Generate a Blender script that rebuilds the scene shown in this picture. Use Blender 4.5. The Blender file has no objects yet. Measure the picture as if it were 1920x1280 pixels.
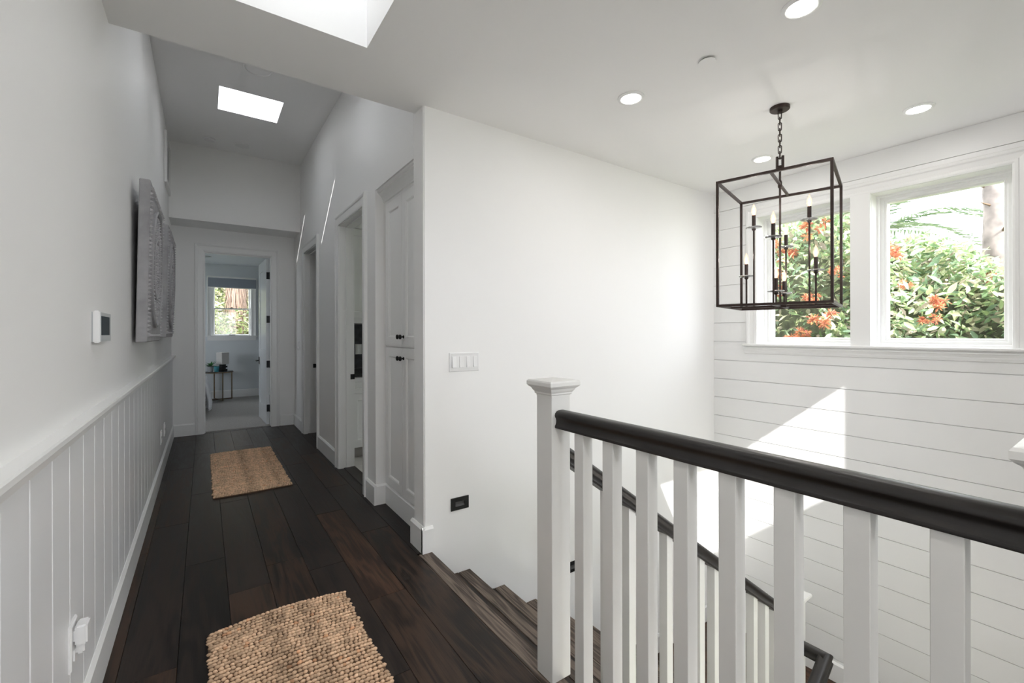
import bpy, bmesh, math, random
from mathutils import Vector, Matrix

# ------------------------------------------------------------------ camera, sky, sun, exposure
S = 1.14                                   # survey unit -> metre
sc = bpy.context.scene
COL = sc.collection
CAM_H = 1.15
F_PX, VP_X, HOR_Y = 832.0, 383.0, 624.2    # focal length, corridor vanishing point, horizon (1920x1280)
YAW = math.atan((960.0 - VP_X) / F_PX)

cam_data = bpy.data.cameras.new("camera")
cam_data.sensor_width = 36.0
cam_data.lens = F_PX * 36.0 / 1920.0
cam_data.shift_y = -(640.0 - HOR_Y) / 1920.0
cam_data.clip_start = 0.02
cam = bpy.data.objects.new("camera", cam_data)
COL.objects.link(cam)
cam.matrix_world = (Matrix.Translation((0, 0, CAM_H * S)) @ Matrix.Rotation(-YAW, 4, 'Z')
                    @ Matrix.Rotation(math.pi / 2, 4, 'X') @ Matrix.Rotation(-math.radians(0.13), 4, 'Z'))
sc.camera = cam

SKY_STRENGTH = 3.6
world = bpy.data.worlds.new("overcast_sky")
world.use_nodes = True
sc.world = world
wn = world.node_tree
bg = wn.nodes["Background"]
bg.inputs[0].default_value = (0.90, 0.945, 1.0, 1)
bg.inputs[1].default_value = SKY_STRENGTH

SUN_DIR = Vector((0.57, 1.179, -1.0)).normalized()
sun_data = bpy.data.lights.new("sun", 'SUN')
sun_data.energy = 6.0
sun_data.angle = math.radians(0.35)
sun_data.color = (1.0, 0.975, 0.945)
sun = bpy.data.objects.new("sun", sun_data)
sun.rotation_euler = SUN_DIR.to_track_quat('-Z', 'Y').to_euler()
COL.objects.link(sun)

LAMP_W = 0.9           # each recessed ceiling light
BULB_W = 0.58          # each candle bulb
sc.view_settings.view_transform = 'Standard'
sc.view_settings.look = 'None'
sc.view_settings.gamma = 1.0
sc.view_settings.use_curve_mapping = False
sc.view_settings.exposure = 1.22
sc.cycles.max_bounces = 14
sc.cycles.diffuse_bounces = 8
sc.cycles.glossy_bounces = 4
sc.cycles.transparent_max_bounces = 24
sc.cycles.caustics_reflective = False
sc.cycles.caustics_refractive = False
sc.cycles.sample_clamp_indirect = 6.0

R = random.Random(7)

# ------------------------------------------------------------------ helpers
WO = {}       # world origin of every object (metres)


def tag(o, label, cat, group=None):
    o["label"] = label
    o["category"] = cat
    if group:
        o["group"] = group
    return o


def struct(o):
    o["kind"] = "structure"
    return o


def empty(name, loc, parent=None):
    o = bpy.data.objects.new(name, None)
    o.empty_display_size = 0.05
    COL.objects.link(o)
    w = Vector(loc) * S
    WO[o] = w
    if parent:
        o.parent = parent
        o.location = w - WO[parent]
    else:
        o.location = w
    return o


class G:
    """collects shapes in survey units; build() links them as one mesh object"""

    def __init__(s, xf=None):
        s.v, s.f, s.xf, s.mi, s.cols = [], [], xf, [], None

    def add(s, vs, fs, m=0):
        n = len(s.v)
        for p in vs:
            p = Vector(p)
            if s.xf:
                p = s.xf(p)
            s.v.append(p)
        for f in fs:
            s.f.append([i + n for i in f])
            s.mi.append(m)
        return s

    def box(s, x0, x1, y0, y1, z0, z1, m=0):
        vs = [(x0, y0, z0), (x1, y0, z0), (x1, y1, z0), (x0, y1, z0), (x0, y0, z1), (x1, y0, z1), (x1, y1, z1), (x0, y1, z1)]
        return s.add(vs, [(0, 3, 2, 1), (4, 5, 6, 7), (0, 1, 5, 4), (1, 2, 6, 5), (2, 3, 7, 6), (3, 0, 4, 7)], m)

    def prism(s, pts, fn, a, b, m=0):
        """profile pts (p,q) swept from a to b; fn(p,q,t)->xyz"""
        n = len(pts)
        vs = [fn(p, q, a) for p, q in pts] + [fn(p, q, b) for p, q in pts]
        fs = [(i, (i + 1) % n, n + (i + 1) % n, n + i) for i in range(n)]
        fs += [tuple(reversed(range(n))), tuple(range(n, 2 * n))]
        return s.add(vs, fs, m)

    def squares(s, cx, cy, prof, m=0):
        vs, fs = [], []
        for h, z in prof:
            vs += [(cx - h, cy - h, z), (cx + h, cy - h, z), (cx + h, cy + h, z), (cx - h, cy + h, z)]
        for k in range(len(prof) - 1):
            for i in range(4):
                j = (i + 1) % 4
                fs.append((4 * k + i, 4 * k + j, 4 * k + 4 + j, 4 * k + 4 + i))
        fs.append((3, 2, 1, 0))
        e = 4 * (len(prof) - 1)
        fs.append((e, e + 1, e + 2, e + 3))
        return s.add(vs, fs, m)

    def lathe(s, cx, cy, prof, n=20, m=0, fn=None, loop=False):
        vs, fs = [], []
        for r, z in prof:
            for i in range(n):
                a = 2 * math.pi * i / n
                p = (cx + r * math.cos(a), cy + r * math.sin(a), z)
                vs.append(fn(*p) if fn else p)
        for k in range(len(prof) - 1):
            for i in range(n):
                j = (i + 1) % n
                fs.append((n * k + i, n * k + j, n * k + n + j, n * k + n + i))
        e = n * (len(prof) - 1)
        if loop:
            fs += [(e + i, e + (i + 1) % n, (i + 1) % n, i) for i in range(n)]
        else:
            fs.append(tuple(reversed(range(n))))
            fs.append(tuple(range(e, e + n)))
        return s.add(vs, fs, m)

    def tube(s, pts, r, n=8, closed=False, m=0):
        pts = [Vector(p) for p in pts]
        L = len(pts)
        vs, fs = [], []
        prev = None
        for k, p in enumerate(pts):
            if closed:
                d = pts[(k + 1) % L] - pts[k - 1]
            else:
                d = pts[min(k + 1, L - 1)] - pts[max(k - 1, 0)]
            d.normalize()
            ref = prev if prev is not None else (Vector((0, 0, 1)) if abs(d.z) < .9 else Vector((1, 0, 0)))
            u = (ref - d * ref.dot(d)).normalized()
            prev = u
            w = d.cross(u)
            rr = r[k] if isinstance(r, (list, tuple)) else r
            for i in range(n):
                a = 2 * math.pi * i / n
                vs.append(p + (u * math.cos(a) + w * math.sin(a)) * rr)
        rng = L if closed else L - 1
        for k in range(rng):
            k2 = (k + 1) % L
            for i in range(n):
                j = (i + 1) % n
                fs.append((n * k + i, n * k + j, n * k2 + j, n * k2 + i))
        if not closed:
            fs.append(tuple(reversed(range(n))))
            fs.append(tuple(range(n * (L - 1), n * L)))
        return s.add(vs, fs, m)

    def bar(s, p, q, w, m=0):
        """square bar between two points"""
        return s.tube([p, q], w * .7071, 4, m=m)

    def frame(s, pts, prof, fn, closed=False, m=0):
        """mitred moulding: pts 2D path (a,b) of the opening edge, prof (o,h) outward offset / height, fn(a,b,h)->xyz.
        outward is to the left of the path direction"""
        P = [Vector(p) for p in pts]
        L, n = len(P), len(prof)
        vs, fs = [], []
        for k in range(L):
            if closed or 0 < k < L - 1:
                d0 = (P[k] - P[k - 1]).normalized()
                d1 = (P[(k + 1) % L] - P[k]).normalized()
            else:
                d0 = d1 = (P[1] - P[0]).normalized() if k == 0 else (P[-1] - P[-2]).normalized()
            n0, n1 = Vector((-d0.y, d0.x)), Vector((-d1.y, d1.x))
            mt = (n0 + n1) / (1 + n0.dot(n1))
            for o, h in prof:
                q = P[k] + mt * o
                vs.append(fn(q.x, q.y, h))
        for k in range(L if closed else L - 1):
            k2 = (k + 1) % L
            for i in range(n):
                j = (i + 1) % n
                fs.append((n * k + i, n * k + j, n * k2 + j, n * k2 + i))
        if not closed:
            fs.append(tuple(reversed(range(n))))
            fs.append(tuple(range(n * (L - 1), n * L)))
        return s.add(vs, fs, m)

    def build(s, name, mat, parent=None, bevel=0, seg=1, smooth=False, origin=None, angle=35):
        xs = [p.x for p in s.v]
        ys = [p.y for p in s.v]
        zs = [p.z for p in s.v]
        if origin is None:
            origin = ((min(xs) + max(xs)) / 2, (min(ys) + max(ys)) / 2, min(zs))
        o0 = Vector(origin)
        me = bpy.data.meshes.new(name)
        me.from_pydata([tuple((p - o0) * S) for p in s.v], [], s.f)
        mats = mat if isinstance(mat, (list, tuple)) else [mat]
        for m in mats:
            me.materials.append(m)
        if len(mats) > 1:
            me.polygons.foreach_set("material_index", s.mi)
        if s.cols:
            ca = me.color_attributes.new("Col", 'FLOAT_COLOR', 'POINT')
            flat = []
            for c in s.cols:
                flat += [c[0], c[1], c[2], 1.0]
            ca.data.foreach_set("color", flat)
        bm = bmesh.new()
        bm.from_mesh(me)
        if not s.cols and len(bm.faces) < 4000:
            bmesh.ops.recalc_face_normals(bm, faces=bm.faces)
        if bevel:
            es = [e for e in bm.edges if len(e.link_faces) == 2 and e.calc_face_angle(0) > math.radians(angle)]
            bmesh.ops.bevel(bm, geom=es, offset=bevel * S, segments=seg, affect='EDGES', clamp_overlap=True)
        if smooth:
            for f in bm.faces:
                f.smooth = True
            for e in bm.edges:
                if len(e.link_faces) == 2 and e.calc_face_angle(0) > math.radians(angle):
                    e.smooth = False
        bm.to_mesh(me)
        bm.free()
        o = bpy.data.objects.new(name, me)
        COL.objects.link(o)
        w = o0 * S
        WO[o] = w
        if parent:
            o.parent = parent
            o.location = w - WO[parent]
        else:
            o.location = w
        return o


def inst(src, d, parent=None, rot=None, name=None):
    """a copy of one object (shared mesh) moved by d (survey units)"""
    o = src.copy()
    if name:
        o.name = name
    COL.objects.link(o)
    w = WO[src] + Vector(d) * S
    WO[o] = w
    o.parent = parent
    o.location = w - WO[parent] if parent else w
    if rot is not None:
        o.rotation_euler = rot
    return o


def grid_slab(g, x0, x1, y0, y1, z0, z1, holes, axis='z', m=0):
    """slab with rectangular holes; axis z: holes (x0,x1,y0,y1); x: (y0,y1,z0,z1); y: (x0,x1,z0,z1)"""
    if axis == 'z':
        A, B = (x0, x1), (y0, y1)
    elif axis == 'x':
        A, B = (y0, y1), (z0, z1)
    else:
        A, B = (x0, x1), (z0, z1)
    ca = sorted({A[0], A[1], *[min(max(h[0], A[0]), A[1]) for h in holes], *[min(max(h[1], A[0]), A[1]) for h in holes]})
    for i in range(len(ca) - 1):
        a0, a1 = ca[i], ca[i + 1]
        am = (a0 + a1) / 2
        hs = [h for h in holes if h[0] < am < h[1]]
        spans, cur = [], B[0]
        for h in sorted(hs, key=lambda h: h[2]):
            if h[2] > cur:
                spans.append((cur, min(h[2], B[1])))
            cur = max(cur, h[3])
        if cur < B[1]:
            spans.append((cur, B[1]))
        for b0, b1 in spans:
            if axis == 'z':
                g.box(a0, a1, b0, b1, z0, z1, m)
            elif axis == 'x':
                g.box(x0, x1, a0, a1, b0, b1, m)
            else:
                g.box(a0, a1, y0, y1, b0, b1, m)
    return g


# ------------------------------------------------------------------ materials
def new_mat(name):
    m = bpy.data.materials.new(name)
    m.use_nodes = True
    nt = m.node_tree
    p = nt.nodes["Principled BSDF"]
    return m, nt, p


def mat(name, col, rough=.5, metal=0.0, spec=.5, bump=0.0, bscale=200.0, var=0.0, vscale=3.0, emit=None, estr=0.0, coat=0.0):
    m, nt, p = new_mat(name)
    p.inputs['Base Color'].default_value = (*col, 1)
    p.inputs['Roughness'].default_value = rough
    p.inputs['Metallic'].default_value = metal
    p.inputs['Specular IOR Level'].default_value = spec
    p.inputs['Coat Weight'].default_value = coat
    if emit:
        p.inputs['Emission Color'].default_value = (*emit, 1)
        p.inputs['Emission Strength'].default_value = estr
    if bump or var:
        tc = nt.nodes.new('ShaderNodeTexCoord')
        if bump:
            nz = nt.nodes.new('ShaderNodeTexNoise')
            nz.inputs['Scale'].default_value = bscale
            nz.inputs['Detail'].default_value = 3
            nt.links.new(tc.outputs['Object'], nz.inputs['Vector'])
            bp = nt.nodes.new('ShaderNodeBump')
            bp.inputs['Strength'].default_value = bump
            bp.inputs['Distance'].default_value = .002
            nt.links.new(nz.outputs['Fac'], bp.inputs['Height'])
            nt.links.new(bp.outputs['Normal'], p.inputs['Normal'])
        if var:
            n2 = nt.nodes.new('ShaderNodeTexNoise')
            n2.inputs['Scale'].default_value = vscale
            n2.inputs['Detail'].default_value = 4
            nt.links.new(tc.outputs['Object'], n2.inputs['Vector'])
            rp = nt.nodes.new('ShaderNodeValToRGB')
            rp.color_ramp.elements[0].position = .3
            rp.color_ramp.elements[1].position = .7
            rp.color_ramp.elements[0].color = (*[c * (1 - var) for c in col], 1)
            rp.color_ramp.elements[1].color = (*[min(1, c * (1 + var)) for c in col], 1)
            nt.links.new(n2.outputs['Fac'], rp.inputs['Fac'])
            nt.links.new(rp.outputs['Color'], p.inputs['Base Color'])
    return m


def wood(name, dark, light, rough=.4, along='y', grain=1.0, spec=.5, rnd=.35, figure=.5, st=(9, 1.1)):
    """oak-like: cathedral figure from distorted rings, fine pores along the board"""
    m, nt, p = new_mat(name)
    N, L = nt.nodes, nt.links
    tc = N.new('ShaderNodeTexCoord')
    oi = N.new('ShaderNodeObjectInfo')
    add = N.new('ShaderNodeVectorMath')
    add.operation = 'MULTIPLY_ADD'
    add.inputs[1].default_value = (17.3, 41.7, 9.1)
    comb = N.new('ShaderNodeCombineXYZ')
    for i in range(3):
        L.new(oi.outputs['Random'], comb.inputs[i])
    L.new(comb.outputs[0], add.inputs[0])
    L.new(tc.outputs['Object'], add.inputs[2])
    mp = N.new('ShaderNodeMapping')
    mp.inputs['Scale'].default_value = (st[0], st[1], st[0]) if along == 'y' else (st[1], st[0], st[0])
    L.new(add.outputs[0], mp.inputs['Vector'])
    nz = N.new('ShaderNodeTexNoise')
    nz.inputs['Scale'].default_value = 1.4
    nz.inputs['Detail'].default_value = 2
    nz.inputs['Distortion'].default_value = .6
    L.new(mp.outputs[0], nz.inputs['Vector'])
    mul = N.new('ShaderNodeMath')
    mul.operation = 'MULTIPLY'
    mul.inputs[1].default_value = 26
    L.new(nz.outputs['Fac'], mul.inputs[0])
    sn = N.new('ShaderNodeMath')
    sn.operation = 'SINE'
    L.new(mul.outputs[0], sn.inputs[0])
    mp2 = N.new('ShaderNodeMapping')
    mp2.inputs['Scale'].default_value = (160, 5, 160) if along == 'y' else (5, 160, 160)
    L.new(add.outputs[0], mp2.inputs['Vector'])
    n2 = N.new('ShaderNodeTexNoise')
    n2.inputs['Scale'].default_value = 1.0
    n2.inputs['Detail'].default_value = 4
    L.new(mp2.outputs[0], n2.inputs['Vector'])
    mr = N.new('ShaderNodeMapRange')
    mr.inputs['From Min'].default_value = -1
    mr.inputs['From Max'].default_value = 1
    mr.inputs['To Min'].default_value = -.5 * figure
    mr.inputs['To Max'].default_value = .5 * figure
    L.new(sn.outputs[0], mr.inputs['Value'])
    ad = N.new('ShaderNodeMath')
    ad.operation = 'ADD'
    L.new(mr.outputs[0], ad.inputs[0])
    L.new(n2.outputs['Fac'], ad.inputs[1])
    # per board offset
    ob = N.new('ShaderNodeMath')
    ob.operation = 'MULTIPLY_ADD'
    ob.inputs[1].default_value = rnd
    ob.inputs[2].default_value = -rnd / 2
    L.new(oi.outputs['Random'], ob.inputs[0])
    ad2 = N.new('ShaderNodeMath')
    ad2.operation = 'ADD'
    L.new(ad.outputs[0], ad2.inputs[0])
    L.new(ob.outputs[0], ad2.inputs[1])
    rp = N.new('ShaderNodeValToRGB')
    rp.color_ramp.elements[0].position = .2
    rp.color_ramp.elements[1].position = .85
    rp.color_ramp.elements[0].color = (*dark, 1)
    rp.color_ramp.elements[1].color = (*light, 1)
    L.new(ad2.outputs[0], rp.inputs['Fac'])
    L.new(rp.outputs['Color'], p.inputs['Base Color'])
    rr = N.new('ShaderNodeMapRange')
    rr.inputs['To Min'].default_value = rough - .02
    rr.inputs['To Max'].default_value = rough + .08
    L.new(ad.outputs[0], rr.inputs['Value'])
    L.new(rr.outputs[0], p.inputs['Roughness'])
    p.inputs['Specular IOR Level'].default_value = spec
    bp = N.new('ShaderNodeBump')
    bp.inputs['Strength'].default_value = .25 * grain
    bp.inputs['Distance'].default_value = .0015
    L.new(ad.outputs[0], bp.inputs['Height'])
    L.new(bp.outputs['Normal'], p.inputs['Normal'])
    return m


def attr_mat(name, rough=.7, trans=0.0, spec=.3, bump=0.0):
    m, nt, p = new_mat(name)
    a = nt.nodes.new('ShaderNodeVertexColor')
    a.layer_name = "Col"
    nt.links.new(a.outputs['Color'], p.inputs['Base Color'])
    p.inputs['Roughness'].default_value = rough
    p.inputs['Specular IOR Level'].default_value = spec
    if bump:
        nz = nt.nodes.new('ShaderNodeTexNoise')
        nz.inputs['Scale'].default_value = 700
        bp = nt.nodes.new('ShaderNodeBump')
        bp.inputs['Strength'].default_value = bump
        bp.inputs['Distance'].default_value = .002
        nt.links.new(nz.outputs['Fac'], bp.inputs['Height'])
        nt.links.new(bp.outputs['Normal'], p.inputs['Normal'])
    if trans:
        t = nt.nodes.new('ShaderNodeBsdfTranslucent')
        nt.links.new(a.outputs['Color'], t.inputs['Color'])
        mx = nt.nodes.new('ShaderNodeMixShader')
        mx.inputs[0].default_value = trans
        nt.links.new(p.outputs[0], mx.inputs[1])
        nt.links.new(t.outputs[0], mx.inputs[2])
        nt.links.new(mx.outputs[0], nt.nodes['Material Output'].inputs[0])
    return m


def pane_mat(name, tint=(1, 1, 1), refl=.05):
    m = bpy.data.materials.new(name)
    m.use_nodes = True
    nt = m.node_tree
    nt.nodes.remove(nt.nodes["Principled BSDF"])
    t = nt.nodes.new('ShaderNodeBsdfTransparent')
    t.inputs[0].default_value = (*tint, 1)
    gl = nt.nodes.new('ShaderNodeBsdfGlossy')
    gl.inputs['Roughness'].default_value = .0
    lw = nt.nodes.new('ShaderNodeLayerWeight')
    lw.inputs[0].default_value = .5
    pw = nt.nodes.new('ShaderNodeMath')
    pw.operation = 'POWER'
    pw.inputs[1].default_value = 5
    nt.links.new(lw.outputs['Facing'], pw.inputs[0])
    fr = nt.nodes.new('ShaderNodeMath')
    fr.operation = 'MULTIPLY_ADD'
    fr.inputs[1].default_value = .9
    fr.inputs[2].default_value = refl * .5
    nt.links.new(pw.outputs[0], fr.inputs[0])
    mx = nt.nodes.new('ShaderNodeMixShader')
    nt.links.new(fr.outputs[0], mx.inputs[0])
    nt.links.new(t.outputs[0], mx.inputs[1])
    nt.links.new(gl.outputs[0], mx.inputs[2])
    nt.links.new(mx.outputs[0], nt.nodes['Material Output'].inputs[0])
    return m


WALL = mat("wall_paint", (.85, .846, .838), .55, bump=.05, bscale=260)
CEIL = mat("ceiling_paint", (.90, .897, .893), .65, bump=.04, bscale=260)
TRIM = mat("trim_paint", (.84, .84, .832), .32)
SHIP = mat("shiplap_paint", (.85, .85, .845), .4)
BOARD = mat("wainscot_paint", (.80, .805, .815), .38)
POST = mat("post_paint", (.74, .735, .715), .35, var=.02, vscale=6)  # trim paint darkened, the posts' shade put into the colour
RAILW = wood("rail_wood", (.008, .0065, .006), (.02, .016, .014), .33, 'y', .5, .55, .1, .3)
RAILX = wood("rail_wood_cross", (.008, .0065, .006), (.02, .016, .014), .33, 'x', .5, .55, .1, .3)
PLANK = [wood("oak_charcoal", (.007, .0052, .0044), (.028, .019, .015), .36, 'y', 1.1, .25, .3, .45),
         wood("oak_dark", (.010, .0065, .0045), (.050, .029, .019), .37, 'y', 1.1, .25, .3, .5),
         wood("oak_brown", (.026, .014, .009), (.10, .053, .032), .40, 'y', 1.1, .24, .25, .4)]
TREAD = wood("oak_tread", (.045, .034, .027), (.20, .155, .125), .5, 'y', 1.2, .25, .2, .5, (20, 1.3))
UNDER = mat("subfloor", (.012, .01, .009), .8)
BRONZE = mat("oiled_bronze", (.042, .028, .024), .45, .5, var=.3, vscale=40)
BLACK = mat("black_metal", (.012, .012, .013), .4, .5)
WHITEP = mat("white_plastic", (.82, .82, .82), .3)
GREYP = mat("grey_plastic", (.5, .52, .53), .35)
SCREEN = mat("screen_glass", (.055, .07, .08), .6, spec=.15)
GLASS = pane_mat("window_glass")
TINT = pane_mat("tinted_skylight_glass", (.78, .78, .78))  # greyed only to dim light through the unseen stair skylight
CHROME = mat("brushed_metal", (.6, .6, .6), .3, 1.0)
LENS = mat("lamp_lens", (1, 1, 1), .4, emit=(1, .97, .92), estr=6)
CARVED = mat("whitewashed_wood", (.36, .355, .365), .75, bump=.3, bscale=90, var=.12, vscale=14)
CARVEL = mat("whitewashed_relief", (.44, .435, .445), .7, var=.25, vscale=60)
CARPET = mat("carpet", (.42, .40, .385), .95, spec=.1, bump=1.0, bscale=420, var=.16, vscale=60)
TILEF = mat("pale_floor_tile", (.55, .53, .5), .35, var=.08, vscale=8)
SLATE = mat("dark_backsplash", (.03, .03, .033), .35, bump=.2, bscale=30, var=.5, vscale=14)
COUNTER = mat("black_stone_counter", (.012, .012, .013), .2)
BLUEWALL = mat("bedroom_paint", (.70, .73, .755), .6, bump=.04)  # bluish daylight cast put into the wall colour
LINEN = mat("white_linen", (.78, .79, .82), .85, bump=.25, bscale=60)
SHADEF = mat("roller_shade_fabric", (.30, .33, .38), .85, bump=.2, bscale=300)
LAMPSH = mat("lampshade_linen", (.62, .60, .58), .85, bump=.3, bscale=250)
BRASS = mat("antique_brass", (.22, .16, .10), .35, .9)
TEAL = mat("teal_ceramic", (.07, .30, .36), .25)
POTW = mat("pale_ceramic", (.42, .43, .45), .4)

# ------------------------------------------------------------------ key dimensions (survey units)
XL, XR, XW = -.30, .945, 3.65
YW, YF, YH, YB = 2.175, 6.21, 2.285, -3.0
ZC, ZH = 2.345, 3.155
ZLAND = -1.304
RISE, RUN, TIP0 = .163, .232, .986
XG, YN, YN2 = .972, 1.157, .048          # guard line, newels
LOW = -2.75

# ------------------------------------------------------------------ shell
g = G().box(XL - .12, XL, YB - .12, YF + .12, LOW, 3.6)
wall_left = struct(g.build("wall_left", WALL))

g = G()
g.box(XR, XR + .118, 2.311, 2.972, 2.11, 3.6)
g.box(XR, XR + .118, 2.972, 3.23, 0, 3.6)
g.box(XR, XR + .118, 3.23, 3.94, 2.072, 3.6)
g.box(XR, XR + .118, 3.94, 4.83, 0, 3.6)
g.box(XR, XR + .118, 4.83, 5.53, 2.072, 3.6)
g.box(XR, XR + .118, 5.53, YF + .12, 0, 3.6)
wall_right = struct(g.build("wall_right", WALL))

g = G()
g.box(XR, XW + .2, YW, 2.311, LOW, 2.405)
g.box(XR, XR + .118, YW, 2.311, 2.405, 3.6)
g.box(XL - .12, XR, YW, 2.311, LOW, -.3)
wall_stair = struct(g.build("wall_stair", WALL, bevel=.006, seg=2))

g = G().box(XL, XR + .118, YH - .09, YH, 2.405, 3.6)
struct(g.build("wall_header", WALL))

g = G()
grid_slab(g, -2.5, 2.2, YF, YF + .12, 0, 3.6, [(-.011, .689, 0, 2.108)], 'y')
wall_far = struct(g.build("wall_far", WALL))
g = G().box(XL, XR, 5.8, YF, 2.36, ZH)
struct(g.build("wall_soffit", WALL))

# stair window wall: core + shiplap boards
W2 = (.43, 1.069)
W1 = (1.172, 1.808)
WZ = (1.055, 2.075)
g = G()
grid_slab(g, XW + .012, XW + .2, YB, 2.311, LOW, 2.405, [(*W1, *WZ), (*W2, *WZ)], 'x')
wall_window = struct(g.build("wall_window", SHIP))
hole = (.40, 1.84, 1.03, 2.11)
k0 = -10
for k in range(-10, 13):
    z0, z1 = .279 + .159 * k + .002, .279 + .159 * (k + 1) - .002
    if k == 12:
        z1 = ZC - .001
    if z1 < ZLAND:
        continue
    z0 = max(z0, ZLAND)
    if z1 <= hole[2] or z0 >= hole[3]:
        segs = [(-.25, YW, z0, z1)]
    else:
        segs = [(-.25, hole[0], z0, z1), (hole[1], YW, z0, z1)]
        if z0 < hole[2]:
            segs.append((hole[0], hole[1], z0, hole[2]))
        if z1 > hole[3]:
            segs.append((hole[0], hole[1], hole[3], z1))
    for (a, b, c, d) in segs:
        G().box(XW, XW + .012, a, b, c, d).build("board", SHIP, wall_window)

# stub wall closing the window side, back wall with unseen openings added for fill light
g = G().box(2.941, XW + .012, -.36, -.25, LOW, ZC)
struct(g.build("wall_stub", WALL))
g = G()
grid_slab(g, XL - .12, XW + .2, YB - .12, YB, LOW, 2.405, [(.4, 1.9, .7, 2.05), (.0, 3.2, -2.4, -.5)], 'y')
struct(g.build("wall_back", WALL))

# ceilings
BIGSKY = (.085, .562, .77, 1.871)
STSKY = (1.503, 2.80, -1.591, -.63)
LIGHTS = [(1.802, .73), (1.785, 1.508), (3.137, .709), (3.152, 1.524)]
g = G()
grid_slab(g, XL - .12, XW + .2, YB - .12, YH, ZC, ZC + .06, [BIGSKY, STSKY])
struct(g.build("ceiling", CEIL))
SKA = (.103, .571, 4.297, 4.747)
SKB = (.103, .571, 2.883, 3.333)
ZS = ZH + .328
g = G()
grid_slab(g, XL - .12, XR + .2, YH - .1, YF + .12, ZH, ZS, [SKA, SKB])
struct(g.build("ceiling_corridor", CEIL))


def skylight(n, r, z, shaft=None, top=None):
    root = struct(empty("window_%d" % n, ((r[0] + r[1]) / 2, (r[2] + r[3]) / 2, z)))
    fw = .03
    gg = G()
    grid_slab(gg, r[0] - fw, r[1] + fw, r[2] - fw, r[3] + fw, z, z + .03, [top or r])
    gg.build("window_frame", TRIM, root)
    G().box(r[0] - .01, r[1] + .01, r[2] - .01, r[3] + .01, z + .012, z + .018).build("pane", GLASS if n != 6 else TINT, root)
    if shaft:
        gg = G()
        t = .05
        gg.box(r[0] - t, r[0], r[2] - t, r[3] + t, shaft, z)
        gg.box(r[1], r[1] + t, r[2] - t, r[3] + t, shaft, z)
        gg.box(r[0], r[1], r[2] - t, r[2], shaft, z)
        gg.box(r[0], r[1], r[3], r[3] + t, shaft, z)
        gg.build("shaft", CEIL, root)
    ar = bpy.data.lights.new("skylight_portal", 'AREA')
    ar.shape = 'RECTANGLE'
    ar.size, ar.size_y = (r[1] - r[0]) * S, (r[3] - r[2]) * S
    ar.cycles.is_portal = True
    ob = bpy.data.objects.new("skylight_portal", ar)
    COL.objects.link(ob)
    ob.location = Vector(((r[0] + r[1]) / 2, (r[2] + r[3]) / 2, z + .025)) * S


skylight(3, SKA, ZS)
skylight(4, SKB, ZS)
skylight(5, BIGSKY, ZS, ZC + .06, (.13, .52, .82, 1.42))  # unseen top opening narrowed so less sky light whitens the shaft
skylight(6, STSKY, ZC + .06)


def portal(loc, size, rot):
    ar = bpy.data.lights.new("window_portal", 'AREA')
    ar.shape = 'RECTANGLE'
    ar.size, ar.size_y = size[0] * S, size[1] * S
    ar.cycles.is_portal = True
    ob = bpy.data.objects.new("window_portal", ar)
    COL.objects.link(ob)
    ob.location = Vector(loc) * S
    ob.rotation_euler = rot


# ------------------------------------------------------------------ floor
g = G()
g.box(XL - .12, .94, YB - .12, YF + .12, -.3, -.018)
g.box(.94, XW + .2, YB - .12, .0, -.3, -.018)
floor = struct(g.build("floor", [UNDER]))
g = G().box(.94, .952, 0.0, YW, -.3, -.03)
g.box(.952, XW, -.012, 0, -.3, -.03)
struct(g.build("trim_1", TRIM))
seams = [XL] + [-.2435 + .1645 * k for k in range(8)]
LENS_J = {0: [.2, 1.55, 3.0, 4.4, 5.6], 1: [.4, 1.92, 3.35, 4.7, 5.9], 2: [-.2, 1.1, 2.72, 3.9, 5.2], 3: [.1, 1.5, 2.32, 3.6, 4.9],
          4: [.5, 1.7, 2.5, 3.9, 5.3], 5: [.3, 1.45, 2.33, 3.72, 4.8], 6: [-.3, 1.0, 1.92, 3.02, 4.3, 5.5], 7: [.7, 2.6, 3.5, 4.6, 5.7]}
BROWN = {(6, 3): 2, (6, 2): 1, (5, 1): 1, (2, 1): 1, (2, 0): 2, (1, 1): 1, (1, 0): 1, (4, 2): 1, (0, 1): 2, (0, 2): 1, (3, 1): 1, (7, 1): 1, (7, 2): 0}
for c in range(8):
    x0, x1 = seams[c] + .0006, seams[c + 1] - .0006
    js = [YB] + LENS_J[c] + [YF]
    for j in range(len(js) - 1):
        mi = BROWN.get((c, j), R.choice([0, 0, 1]))
        G().box(x0, x1, js[j] + .0006, js[j + 1] - .0006, -.018, 0).build("plank", PLANK[mi], floor, bevel=.0012)
for y0, y1 in ((2.18, 3.0), (3.0, 4.4), (4.4, YF)):
    G().box(seams[8] + .0006, 1.03, y0, y1, -.018, 0).build("plank", PLANK[0], floor, bevel=.0012)
for i, x in enumerate(seams[8] + .1645 * q for q in range(17)):
    G().box(x, min(x + .163, XW), YB, -.001, -.018, 0).build("plank", PLANK[i % 2], floor, bevel=.0012)
portal((1.15, YB - .02, 1.375), (1.5, 1.35), (math.pi / 2, 0, 0))
portal((1.6, YB - .02, -1.45), (3.2, 1.9), (math.pi / 2, 0, 0))
g = G().box(XL, .94, YB, YW, -.32, -.3).box(.94, XW, YB, .0, -.32, -.3)
struct(g.build('ceiling_lower', CEIL))

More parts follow.
